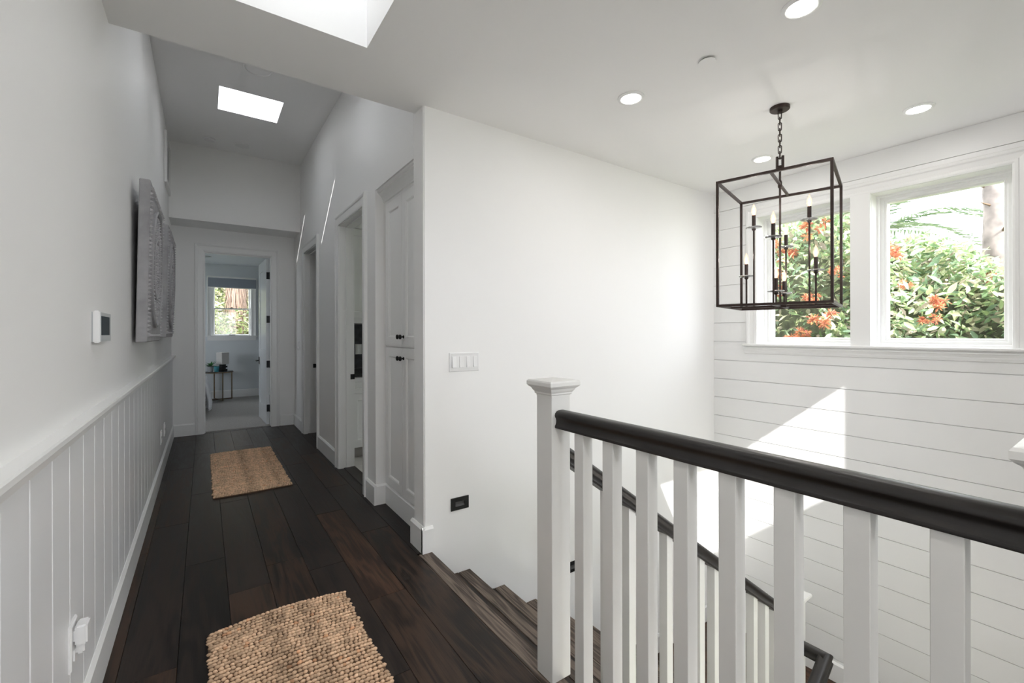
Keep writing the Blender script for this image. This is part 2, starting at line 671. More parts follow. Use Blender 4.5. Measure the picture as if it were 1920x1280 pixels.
# ------------------------------------------------------------------ left wall wainscot
CR_Z = .895
yb_ = [1.2905, 1.4571, 1.6113, 1.7725]
ys = [1.2905 + .1612 * k for k in range(-27, 31)]
ys = [y for y in ys if YB < y < YF - .02] + [YF]
prev = YB
for y in ys:
    G().box(XL, XL + .010, prev + .0022, y - .0022, .10, CR_Z - .01).build("board", BOARD, wall_left, bevel=.0025)
    prev = y
prof = [(0, -.035), (.014, -.035), (.018, -.012), (.03, -.006), (.036, 0), (.036, .012), (.033, .016), (0, .016)]
g = G().prism(prof, lambda p, q, t: (XL + p, t, CR_Z + q), YB, YF)
struct(g.build("trim_2", TRIM))
bprof = [(0, 0), (.016, 0), (.016, .120), (.0105, .132), (.0, .134)]
bprof = [(0, 0), (.016, 0), (.016, .122), (.006, .134), (0, .134)]
g = G().prism([(p + .006 if p > 0 else p, q) for p, q in bprof], lambda p, q, t: (XL + p, t, q), YB, YF)
struct(g.build("baseboard_left", TRIM))

g = G()
g.prism(bprof, lambda p, q, t: (t, YF - p, q), XL + .02, -.085)
g.prism(bprof, lambda p, q, t: (t, YF - p, q), .779, XR)
struct(g.build("baseboard_far", TRIM))
g = G()
fR = lambda p, q, t: (XR - p, t, q)
g.prism(bprof, fR, 5.608, YF - .016)
g.prism(bprof, fR, 4.018, 4.752)
g.prism(bprof, fR, 2.972 - .0152, 3.152)
g.prism(bprof, fR, YW - .0152, 2.311 + .015)
g.prism(bprof, lambda p, q, t: (t, 2.972 - p, q), XR - .001, 1.02)
g.prism(bprof, lambda p, q, t: (t, 2.311 + p, q), XR - .001, 1.02)
g.prism(bprof, lambda p, q, t: (t, YW - p, q), XR - .016, .992)
struct(g.build("baseboard_right", TRIM))
g = G()
g.prism(bprof, lambda p, q, t: (XW - p, t, ZLAND + q), -.25, YW)
g.prism(bprof, lambda p, q, t: (t, YW - p, ZLAND + q), 2.62, XW - .016)
struct(g.build("baseboard_landing", TRIM))

# ------------------------------------------------------------------ doors
cprof = [(-.006, 0), (-.006, .011), (.004, .014), (.05, .016), (.056, .021), (.066, .024), (.072, .024), (.078, .019), (.078, 0)]


def door_frame(root, fn, a0, a1, top, depth_fn, z0=0):
    g = G()
    g.frame([(a1, z0), (a1, top), (a0, top), (a0, z0)][::-1] if False else [(a0, z0), (a0, top), (a1, top), (a1, z0)], cprof, fn)
    g.build("casing", TRIM, root)
    g = G()
    depth_fn(g)
    g.build("jamb", TRIM, root)


# bedroom door (far wall)
door_1 = struct(empty("door_1", (.34, YF, 0)))


def jamb1(g):
    t = .012
    g.box(-.011, -.011 + t, YF - .002, YF + .122, 0, 2.108)
    g.box(.689 - t, .689, YF - .002, YF + .122, 0, 2.108)
    g.box(-.011, .689, YF - .002, YF + .122, 2.108 - t, 2.108)
    g.box(.001, .010, YF + .03, YF + .07, 0, 2.096)
    g.box(.01, .677, YF + .03, YF + .07, 2.087, 2.096)


door_frame(door_1, lambda a, b, h: (a, YF - h, b), -.011, .689, 2.108, jamb1)
HX, HY = .674, YF + .128
ang = math.radians(88)


def leaf_xf(p):        # local: x along the leaf from hinge, y thickness, z up
    ca, sa = math.cos(ang), math.sin(ang)
    return Vector((HX - p.x * ca - p.y * sa, HY + p.x * sa - p.y * ca, p.z))


g = G(leaf_xf)
LW_, T_ = .672, .034
g.box(0, LW_, .006, T_ - .006, .012, 2.088)
for yy0, yy1 in ((0, .006), (T_ - .006, T_)):
    g.box(0, .10, yy0, yy1, .012, 2.088)
    g.box(LW_ - .10, LW_, yy0, yy1, .012, 2.088)
    g.box(.10, LW_ - .10, yy0, yy1, .012, .22)
    g.box(.10, LW_ - .10, yy0, yy1, .80, .94)
    g.box(.10, LW_ - .10, yy0, yy1, 1.96, 2.088)
leaf = g.build("door_leaf", mat("door_paint", (.74, .76, .78), .22), door_1)
for z in (.214, .767, 1.33, 1.878):
    g = G(leaf_xf).box(-.0025, .0, .002, T_ - .002, z - .044, z + .044)
    g.xf = None
    g.box(HX - .004, HX + .009, HY - .03, HY + .002, z - .044, z + .044)
    g.build("hinge", BLACK, door_1)
g = G(leaf_xf)
g.box(LW_ - .075, LW_ - .035, T_, T_ + .008, .735, .835)
g.box(LW_ - .062, LW_ - .048, T_ + .008, T_ + .045, .778, .792)
g.box(LW_ - .16, LW_ - .045, T_ + .036, T_ + .048, .777, .793)
g.build("door_handle", BLACK, leaf, bevel=.003)


def side_door(n, y0, y1, top):
    root = struct(empty("door_%d" % n, (XR, (y0 + y1) / 2, 0)))

    def jf(g):
        t = .012
        g.box(XR - .002, XR + .12, y0, y0 + t, 0, top)
        g.box(XR - .002, XR + .12, y1 - t, y1, 0, top)
        g.box(XR - .002, XR + .12, y0, y1, top - t, top)
        g.box(XR + .05, XR + .085, y1 - t - .009, y1 - t, 0, top - t)
        g.box(XR + .05, XR + .085, y0 + t, y1 - t, top - t - .009, top - t)
    door_frame(root, lambda a, b, h: (XR - h, -a, b), -y1, -y0, top, jf)
    g = G()
    g.box(XR + .084, XR + .122, y1 - .016, y1 - .0115, .755, .80)
    g.box(XR + .1, XR + .11, y1 - .018, y1 - .0155, .765, .79)
    g.build("strike_plate", BLACK, root)
    G().box(XR + .03, XR + .125, y0 + .012, y1 - .012, -.02, .006).build("threshold", PLANK[0], root, bevel=.003)
    return root


side_door(2, 3.23, 3.94, 2.072)
side_door(3, 4.83, 5.53, 2.072)

# ------------------------------------------------------------------ stairs
stair = tag(empty("staircase", (2.3, 1.6, LOW)), "dark oak staircase going down along the white wall to a landing", "staircase")
G().box(seams[8] + .001, TIP0, .0, YW - .001, -.03, 0).build("nosing", TREAD, stair, bevel=.004, seg=2)
for k in range(1, 8):
    z = -RISE * k
    xt = TIP0 + RUN * k
    G().box(xt - RUN - .028, xt - .0765, 1.085, YW - .001, z - .03, z).build("tread", PLANK[1], stair, bevel=.001)
    G().box(xt - .076, xt, 1.085, YW - .001, z - .03, z).build("nosing", TREAD, stair, bevel=.004, seg=2)
for k in range(0, 8):
    xt = TIP0 + RUN * k
    G().box(xt - .04, xt - .026, 1.10, YW, -RISE * (k + 1) - .001, -RISE * k - .03).build("riser", PLANK[1], stair)
G().box(TIP0 + RUN * 7 - .03, XW, .0, YW, ZLAND - .03, ZLAND).build("landing", PLANK[2], stair)
g = G()
for k in range(8):       # white stringer below the treads
    xt = TIP0 + RUN * k
    g.box(xt - .03, xt - .03 + RUN + .002, 1.10, 1.135, -RISE * (k + 1) - .30, -RISE * (k + 1) - .0305)
g.build("stringer", TRIM, stair)
XT2 = TIP0 + RUN * 7 - .03
for k in range(1, 9):
    z = ZLAND - RISE * k
    xt = XT2 - RUN * k
    G().box(xt - .03, xt + RUN + .02, .0, .985, z - .03, z).build("tread", TREAD, stair, bevel=.004, seg=2)
    G().box(xt + RUN - .001, xt + RUN + .012, .0, .98, z, z + RISE - .031).build("riser", PLANK[1], stair)
struct(G().box(XL - .12, XW + .2, YB - .12, 2.311, LOW - .1, LOW).build("floor_lower", mat("lower_pale_oak", (.50, .46, .42), .45, var=.12)))  # unseen lower floor made pale to bounce light up the stairwell

rhalf = [(.0265, 0), (.0275, .003), (.0268, .008), (.024, .011), (.0218, .017), (.0212, .024), (.0225, .031), (.0262, .036), (.0275, .041), (.0258, .048),
         (.0195, .0545), (.010, .0573)]
rprof = rhalf + [(0, .058)] + [(-p, q) for p, q in reversed(rhalf)]
capprof = [(.0405, -.06), (.0405, -.056), (.045, -.053), (.045, -.048), (.049, -.043), (.054, -.034), (.058, -.031), (.0605, -.029),
           (.0645, -.024), (.0645, -.013), (.061, -.008), (.0, .0)]


def newel(parent, x, y, z0, zt):
    post = G().box(x - .04, x + .04, y - .04, y + .04, z0, zt - .055).build("newel_post", POST, parent, bevel=.0015)
    G().squares(x, y, [(h, zt + q) for h, q in capprof]).build("cap", POST, post)
    return post


GT = .896
guard = tag(empty("landing_guardrail", (XG, .6, 0)), "near guardrail with square white balusters and a level dark handrail", "railing")
newel(guard, XG, YN, 0, 1.0)
newel(guard, XG, YN2, 0, 1.0)
g = G().prism(rprof, lambda p, q, t: (XG + p, t, GT - .058 + q), YN2 + .04, YN - .04)
g.build("handrail", RAILW, guard, smooth=True)
bal0 = None
for y in (1.012, .893, .771, .655, .538, .42, .3, .183):
    if bal0 is None:
        bal0 = G().box(XG - .02, XG + .02, y - .02, y + .02, 0, GT - .056).build("baluster", POST, guard, bevel=.0012)
        yb0 = y
    else:
        inst(bal0, (0, y - yb0, 0), guard)

srail = tag(empty("stair_railing", (1.9, YN, ZLAND)), "sloping railing of the upper stair flight behind the guardrail", "railing")
SL = RISE / RUN
XN3, YN3 = 2.735, 1.152
rail_z = lambda x: .622 - SL * (x - 1.227)
newel(srail, XN3, YN3, ZLAND, ZLAND + .995)
g = G().prism([(p, q) for p, q in rprof], lambda p, q, t: (t, YN + p, rail_z(t) - .068 + q * 1.17), XG + .04, XN3 - .04)
g.build("handrail", RAILX, srail, smooth=True)
x = 1.118
while x < XN3 - .06:
    k = max(0, math.ceil((x - TIP0) / RUN - 1e-6))
    zt = -RISE * k
    zb = rail_z(x) - .066
    pts = [(x - .019, YN - .019), (x + .019, YN - .019), (x + .019, YN + .019), (x - .019, YN + .019)]
    vs = [(a, b, zt) for a, b in pts] + [(a, b, rail_z(a) - .066) for a, b in pts]
    G().add(vs, [(3, 2, 1, 0), (4, 5, 6, 7), (0, 1, 5, 4), (1, 2, 6, 5), (2, 3, 7, 6), (3, 0, 4, 7)]).build("baluster", POST, srail)
    x += RUN / 2

lrail = tag(empty("lower_railing", (2.0, 1.0, ZLAND)), "lower stair railing turning a mitred dark corner above the landing", "railing")
ZR2 = -.571
YM = 1.0
g = G()
g.frame([(0, 0)] * 0 or [(YN3 - .04, XN3), (YM, XN3)], [(p, q) for p, q in rprof], lambda a, b, h: (b, a, ZR2 - .058 + h))
g.build("handrail", RAILW, lrail, smooth=True)
# level part and descending part meet in a mitre
g = G()
n = len(rprof)
vs = [(XN3 + p, YM - p, ZR2 - .058 + q) for p, q in rprof]
xe = 1.15
vs += [(xe, YM - p, ZR2 - .058 + q * 1.15 - SL * (XN3 - xe)) for p, q in rprof]
fs = [(i, (i + 1) % n, n + (i + 1) % n, n + i) for i in range(n)] + [tuple(reversed(range(n))), tuple(range(n, 2 * n))]
g.add(vs, fs)
vs = [(XN3 + p, YM + .001, ZR2 - .058 + q) for p, q in rprof] + [(XN3 + p, YM - p, ZR2 - .058 + q) for p, q in rprof]
g.add(vs, fs)
g.build("handrail", RAILX, lrail, smooth=True)
x = XN3 - .22
while x > 1.2:
    k = math.ceil((XT2 - x) / RUN - 1e-6)
    zt = ZLAND - RISE * max(k, 0)
    pts = [(x - .019, YM - .019), (x + .019, YM - .019), (x + .019, YM + .019), (x - .019, YM + .019)]
    zz = lambda a: ZR2 - .056 - SL * (XN3 - a)
    vs = [(a, min(b, .985), zt) for a, b in pts] + [(a, min(b, .985), zz(a)) for a, b in pts]
    G().add(vs, [(3, 2, 1, 0), (4, 5, 6, 7), (0, 1, 5, 4), (1, 2, 6, 5), (2, 3, 7, 6), (3, 0, 4, 7)]).build("baluster", POST, lrail)
    x -= RUN / 2

# ------------------------------------------------------------------ stair windows
GX = 3.80


def window(n, y0, y1):
    root = struct(empty("window_%d" % n, (XW + .1, (y0 + y1) / 2, WZ[0])))
    z0, z1 = WZ
    g = G()
    t = .006
    g.box(XW + .0, XW + .2, y0, y0 + t, z0, z1)
    g.box(XW + .0, XW + .2, y1 - t, y1, z0, z1)
    g.box(XW + .0, XW + .2, y0, y1, z1 - t, z1)
    g.box(XW + .0, XW + .2, y0, y1, z0, z0 + t)
    g.build("jamb", TRIM, root)
    fx = lambda a, b, h: (GX - .035 + h * -1, -a, b)
    g = G()
    c = .016     # stop
    pr = [(0, 0), (0, .05), (-.010, .05), (-.014, .044), (-.014, 0)]
    a0, a1 = -y1 + t, -y0 - t
    path = [(a0, z0 + t), (a0, z1 - t), (a1, z1 - t), (a1, z0 + t)]
    g.frame(path, pr, lambda a, b, h: (GX - .0 - h, -a, b), closed=True)
    g.build("stop", TRIM, root)
    g = G()
    pr = [(-.010, -.03), (-.010, .026), (-.030, .026), (-.036, .018), (-.046, .018), (-.050, .006), (-.050, -.03)]
    g.frame(path, pr, lambda a, b, h: (GX - h, -a, b), closed=True)
    g.build("sash", TRIM, root)
    G().box(GX - .003, GX + .003, y0 + t + .045, y1 - t - .045, z0 + t + .045, z1 - t - .045).build("pane", GLASS, root)
    portal((XW + .19, (y0 + y1) / 2, (z0 + z1) / 2), (y1 - y0, z1 - z0), (0, math.pi / 2, 0))
    return root


window(1, *W1)
window(2, *W2)
wprof = [(-.004, 0), (-.004, .012), (.006, .016), (.018, .016), (.022, .012), (.034, .014), (.05, .017), (.058, .024), (.072, .026), (.078, .02), (.078, 0)]
g = G()
g.frame([(-W1[1], WZ[0]), (-W1[1], WZ[1]), (-W2[0], WZ[1]), (-W2[0], WZ[0])], wprof, lambda a, b, h: (XW - h, -a, b))
g.box(XW - .018, XW + .012, W2[1] - .004, W1[0] + .004, WZ[0], WZ[1])
trim_w = struct(g.build("trim_3", TRIM))
g = G()
sprof = [(.0, .0), (-.045, 0), (-.05, -.004), (-.05, -.014), (-.045, -.018), (-.022, -.018), (-.022, -.024), (-.03, -.028), (-.03, -.036), (-.026, -.040),
         (-.018, -.055), (-.018, -.062), (-.012, -.078), (0, -.082)]
g.prism(sprof, lambda p, q, t: (XW + p, t, 1.06 + q), W2[0] - .095, W1[1] + .095)
g.box(XW, XW + .15, W2[0], W2[1], 1.04, 1.06)
g.box(XW, XW + .15, W1[0], W1[1], 1.04, 1.06)
struct(g.build("trim_4", TRIM))

# ------------------------------------------------------------------ rooms behind the corridor wall
g = G()
g.box(XR + .118, XW + .2, 2.972, 3.06, 0, 2.52)           # pantry near wall
g.box(XR + .118, XW + .2, 4.74, 4.80, 0, 2.52)            # pantry far wall
g.box(XR + .118, XW + .2, YF, YF + .12, 0, 2.52)
grid_slab(g, XW, XW + .2, 2.311, YF + .12, 0, 2.52, [(3.2, 4.1, .9, 2.1)], 'x')  # unseen opening added to let sky light into the pantry
struct(g.build("wall_rooms", WALL))
struct(G().box(XR + .118, XW + .2, 2.311, YF + .12, 2.50, 2.56).build("ceiling_rooms", CEIL))
floor_rooms = struct(G().box(XR + .118, XW + .2, 2.311, YF + .12, -.3, -.012).build("floor_rooms", UNDER))
for i in range(3):
    for j in range(4):
        G().box(1.06 + i * .6 + .002, 1.06 + (i + 1) * .6 - .002, 3.06 + j * .3 + .002, 3.06 + (j + 1) * .3 - .002, -.012, -.002).build("tile", TILEF, floor_rooms)


def shaker(parent, name, M, a0, a1, b0, b1, m, t=.018, st=.055, knob=None):
    """framed cabinet door; M(a,b,c): a across, b up, c out from the cabinet face"""
    g = G(lambda p: Vector(M(p.x, p.y, p.z)))
    g.box(a0, a1, b0, b1, 0, t * .5)
    g.box(a0, a0 + st, b0, b1, t * .5, t)
    g.box(a1 - st, a1, b0, b1, t * .5, t)
    g.box(a0 + st, a1 - st, b0, b0 + st, t * .5, t)
    g.box(a0 + st, a1 - st, b1 - st, b1, t * .5, t)
    pr = [(0, 0), (0, t * .42), (-.005, t * .42), (-.012, t * .1), (-.012, 0)]
    g.frame([(a0 + st, b0 + st), (a0 + st, b1 - st), (a1 - st, b1 - st), (a1 - st, b0 + st)], pr, lambda a, b, h: (a, b, t * .5 + h), closed=True)
    d = g.build(name, m, parent)
    if knob:
        gk = G(lambda p: Vector(M(p.x, p.y, p.z)))
        gk.lathe(knob[0], knob[1], [(.010, t), (.010, t + .003), (.005, t + .006), (.005, t + .014), (.013, t + .018), (.0155, t + .023), (.013, t + .029), (.005, t + .031)], 14)
        gk.build("knob", BLACK, d, smooth=True)
    return d


# built-in linen cabinet in the recess
CX_ = 1.022
linen = tag(empty("linen_cabinet", (CX_ + .2, 2.64, 0)), "tall built-in white cabinet with black knobs recessed beside the stairs", "cabinet")
MX = lambda a, b, c: (CX_ - c, -a, b)
G().box(CX_, CX_ + .42, 2.312, 2.971, 0, 2.11).build("body", TRIM, linen)
shaker(linen, "door", MX, -2.940, -2.639, 1.069, 2.012, TRIM, knob=(-2.660, 1.128))
shaker(linen, "door", MX, -2.635, -2.330, 1.069, 2.012, TRIM, knob=(-2.612, 1.128))
shaker(linen, "door", MX, -2.940, -2.639, .145, 1.058, TRIM, knob=(-2.660, .995))
shaker(linen, "door", MX, -2.635, -2.330, .145, 1.058, TRIM, knob=(-2.612, .995))
cp = [(0, 2.016), (-.012, 2.016), (-.014, 2.032), (-.022, 2.036), (-.022, 2.044), (-.030, 2.062), (-.044, 2.080), (-.056, 2.088), (-.056, 2.094), (-.064, 2.098), (-.066, 2.1095), (0, 2.1095)]
G().prism(cp, lambda p, q, t: (CX_ + p, t, q), 2.312, 2.971).build("crown", TRIM, linen)
G().prism(bprof, lambda p, q, t: (CX_ - p, t, q), 2.329, 2.954).build("plinth", TRIM, linen)

# pantry: base cabinet, counter, splashback, wall cabinet
base = tag(empty("base_cabinet", (1.7, 4.45, 0)), "white base cabinet under the black counter in the small room", "cabinet")
G().box(1.075, 2.5, 4.17, 4.739, .10, .75).build("body", TRIM, base)
G().box(1.075, 2.5, 4.225, 4.739, 0, .10).build("toe_kick", mat("toe_kick_paint", (.35, .33, .31), .6), base)
MY = lambda a, b, c: (a, 4.17 - c, b)
for i in range(3):
    a0 = 1.095 + i * .46
    shaker(base, "drawer", MY, a0, a0 + .45, .605, .742, TRIM, st=.03)
    shaker(base, "door", MY, a0, a0 + .45, .115, .595, TRIM)
ctop = tag(G().box(1.072, 2.5, 4.135, 4.739, .751, .787).build("countertop", COUNTER, bevel=.003), "black stone countertop on the white base cabinet", "countertop")
splash = G().box(1.075, 2.5, 4.728, 4.739, .788, 1.245).build("backsplash", SLATE)
tag(splash, "dark tiled backsplash between counter and wall cabinet", "backsplash")
wcab = tag(empty("wall_cabinet", (1.7, 4.55, 1.247)), "white wall cabinet hung above the dark backsplash", "cabinet")
G().box(1.075, 2.5, 4.415, 4.739, 1.25, 2.46).build("body", TRIM, wcab)
MY2 = lambda a, b, c: (a, 4.415 - c, b)
for i in range(3):
    a0 = 1.09 + i * .46
    shaker(wcab, "door", MY2, a0, a0 + .45, 1.30, 2.16, TRIM)
    shaker(wcab, "door", MY2, a0, a0 + .45, 2.17, 2.45, TRIM)


def plate(name, M, w, h, slots, label, cat, parts):
    """wall plate: M(a,b,c) local frame centred on the plate"""
    o0 = M(0, -h / 2, 0)
    root = tag(empty(name, o0), label, cat)
    g = G(lambda p: Vector(M(p.x, p.y, p.z)))
    g.frame([(-w / 2, -h / 2), (-w / 2, h / 2), (w / 2, h / 2), (w / 2, -h / 2)], [(0, 0), (0, .003), (-.004, .006), (-.012, .006), (-.012, 0)], lambda a, b, c: (a, b, c), closed=True)
    g.box(-w / 2 + .011, w / 2 - .011, -h / 2 + .011, h / 2 - .011, 0, .006)
    g.build("plate", WHITEP, root)
    for k, s in enumerate(slots):
        gg = G(lambda p: Vector(M(p.x, p.y, p.z)))
        parts(gg, s, k)
        gg.build("rocker" if cat == "switch" else "socket", WHITEP, root, bevel=.0006)
    return root


def rocker(gg, s, k):
    gg.prism([(-.030, .006), (.030, .006), (.030, .008), (-.030, .013 if k else .016)], lambda p, q, t: (t, p, q), s - .011, s + .011)


def socket(gg, s, k):
    gg.box(-.016, .016, s - .014, s + .014, .006, .009)


plate("light_switch", lambda a, b, c: (1.185 + a, YW - c, .9915 + b), .186, .105, (-.066, -.022, .022, .066), "white four-gang light switch on the white stair wall", "switch", rocker)
plate("light_switch", lambda a, b, c: (XR - c, 5.925 - a, 1.0 + b), .066, .105, (0,), "small white light switch near the far corner of corridor", "switch", rocker)
plate("wall_outlet", lambda a, b, c: (1.325 + a, 4.728 - c, .985 + b), .066, .105, (-.022, .022), "pale outlet on the dark backsplash", "outlet", socket)
Mo = lambda a, b, c: (XL + .010 + c, 1.630 + a, .33 + b)
ol = plate("wall_outlet", Mo, .070, .120, (-.026, .026), "near wall outlet on the left wainscot with a white plug", "outlet", socket)
gg = G(lambda p: Vector(Mo(p.x, p.y, p.z)))
gg.box(-.022, .022, .0, .052, .009, .034)
gg.box(-.006, .006, -.03, .0, .009, .026)
gg.build("plug", WHITEP, ol, bevel=.004, seg=2)
plate("wall_outlet", lambda a, b, c: (XL + .010 + c, 4.56 + a, .315 + b), .070, .110, (-.026, .026), "nearer of the two far outlets low on the left wainscot", "outlet", socket)
plate("wall_outlet", lambda a, b, c: (XL + .010 + c, 4.93 + a, .315 + b), .070, .110, (-.026, .026), "farthest outlet low on the left wainscot by the far wall", "outlet", socket)

# step lights let into the stair wall
for cx, cz, lab in ((1.1545, .215, "upper black step light in the white wall above the first stairs"), (1.985, -.385, "lower black step light glimpsed behind the newel post")):
    M = lambda a, b, c, cx=cx, cz=cz: (cx + a, YW - c, cz + b)
    root = tag(empty("step_light", M(0, -.035, 0)), lab, "step light", "step lights")
    g = G(lambda p: Vector(M(p.x, p.y, p.z)))
    w, h = .0545, .034
    g.box(-w, w, .012, h, .0, .006)
    g.box(-w, w, -h, -.014, .0, .006)
    g.box(-w, -.028, -.014, .012, .0, .006)
    g.box(.028, w, -.014, .012, .0, .006)
    g.build("plate", BLACK, root)
    g = G(lambda p: Vector(M(p.x, p.y, p.z)))
    g.add([(-.028, .012, .0005), (.028, .012, .0005), (.028, -.004, .0005), (-.028, -.004, .0005), (-.028, -.014, .005), (.028, -.014, .005)], [(0, 1, 2, 3), (3, 2, 5, 4)])
    g.build("lens", mat("step_light_recess", (.06, .058, .06), .5), root)

# thermostat
th = tag(empty("thermostat", (XL, 2.05, 1.12)), "white wall thermostat with a dark screen on the left wall", "thermostat")
G().box(XL, XL + .004, 1.955, 2.15, 1.124, 1.222).build("back_plate", GREYP, th)
G().box(XL + .004, XL + .021, 1.95, 2.155, 1.1205, 1.226).build("case", WHITEP, th, bevel=.003, seg=2)
G().box(XL + .0208, XL + .0222, 1.962, 2.145, 1.126, 1.221).build("bezel", GREYP, th)
G().box(XL + .022, XL + .0232, 1.966, 2.115, 1.146, 1.209).build("screen", SCREEN, th)


# carved medallion panels
def carved(y0, y1, z0, z1, xb, lab):
    root = tag(empty("carved_panel", (xb + .02, (y0 + y1) / 2, z0)), lab, "wall art", "carved panels on the left wall")
    lean = .016
    xf = lambda p: Vector((xb + p.z + lean * (p.y - z0) / (z1 - z0), p.x, p.y))
    T = .045
    G(xf).box(y0, y1, z0, z1, 0, T).build("board", CARVED, root, bevel=.004)
    cy, cz = (y0 + y1) / 2, (z0 + z1) / 2
    Rr = (y1 - y0) * .40
    g = G(xf)
    n = 64
    g.tube([(cy + Rr * math.cos(2 * math.pi * i / n), cz + Rr * math.sin(2 * math.pi * i / n), T + .004) for i in range(n)], .011, 6, closed=True)
    g.tube([(cy + Rr * .52 * math.cos(2 * math.pi * i / n), cz + Rr * .52 * math.sin(2 * math.pi * i / n), T + .003) for i in range(n)], .008, 6, closed=True)
    g.build("ring", CARVED, root, smooth=True)
    g = G(xf)
    # radial petals and studs
    for ring, (rr, cnt, sz) in enumerate(((.90, 64, .008), (.78, 56, .008), (.66, 48, .009), (.42, 40, .008), (.30, 30, .008), (.18, 20, .007), (.08, 10, .006))):
        for i in range(cnt):
            a = 2 * math.pi * (i + .5 * (ring % 2)) / cnt
            px_, pz_ = cy + Rr * rr * math.cos(a), cz + Rr * rr * math.sin(a)
            c, s_ = math.cos(a), math.sin(a)
            L_, W_ = sz * 1.5, sz * .65
            P = lambda u, v, h: (px_ + u * c - v * s_, pz_ + u * s_ + v * c, h)
            g.add([P(-L_, -W_, T - .001), P(L_, -W_, T - .001), P(L_, W_, T - .001), P(-L_, W_, T - .001), P(0, 0, T + .013)],
                  [(0, 1, 4), (1, 2, 4), (2, 3, 4), (3, 0, 4)])
    e = (y1 - y0) * .47
    for i in range(36):
        for sgn in (-1, 1):
            q = -e + 2 * e * (i + .5) / 36
            for (px_, pz_) in ((cy + q, cz + sgn * e), (cy + sgn * e, cz + q)):
                h = .008
                g.add([(px_ - h, pz_ - h, T - .001), (px_ + h, pz_ - h, T - .001), (px_ + h, pz_ + h, T - .001), (px_ - h, pz_ + h, T - .001), (px_, pz_, T + .014)],
                      [(0, 1, 4), (1, 2, 4), (2, 3, 4), (3, 0, 4)])
    o = g.build("carving", CARVEL, root)
    o["kind"] = "stuff"


carved(2.90, 3.71, 1.108, 1.935, XL + .016, "nearer carved whitewashed wooden panel with a round medallion")
carved(4.10, 4.91, 1.125, 1.95, XL + .026, "farther carved whitewashed wooden panel with a round medallion")

# framed panel high on the left wall
vp = tag(empty("wall_frame", (XL, 5.5, 2.57)), "white framed grey panel high on left wall near the far end", "frame")
g = G().frame([(5.24, 2.60), (5.24, 3.0), (5.70, 3.0), (5.70, 2.60)], [(0, 0), (0, .02), (.035, .02), (.04, .014), (.04, 0)], lambda a, b, h: (XL + h, a, b), closed=True)
g.build("frame", TRIM, vp)
G().box(XL, XL + .004, 5.24, 5.70, 2.60, 3.0).build("panel", mat("grey_panel", (.30, .30, .29), .5), vp)

# ------------------------------------------------------------------ rugs
JUTE = attr_mat("jute", .9, 0, .15, .6)
JBASE = mat("jute_backing", (.14, .085, .05), .95)


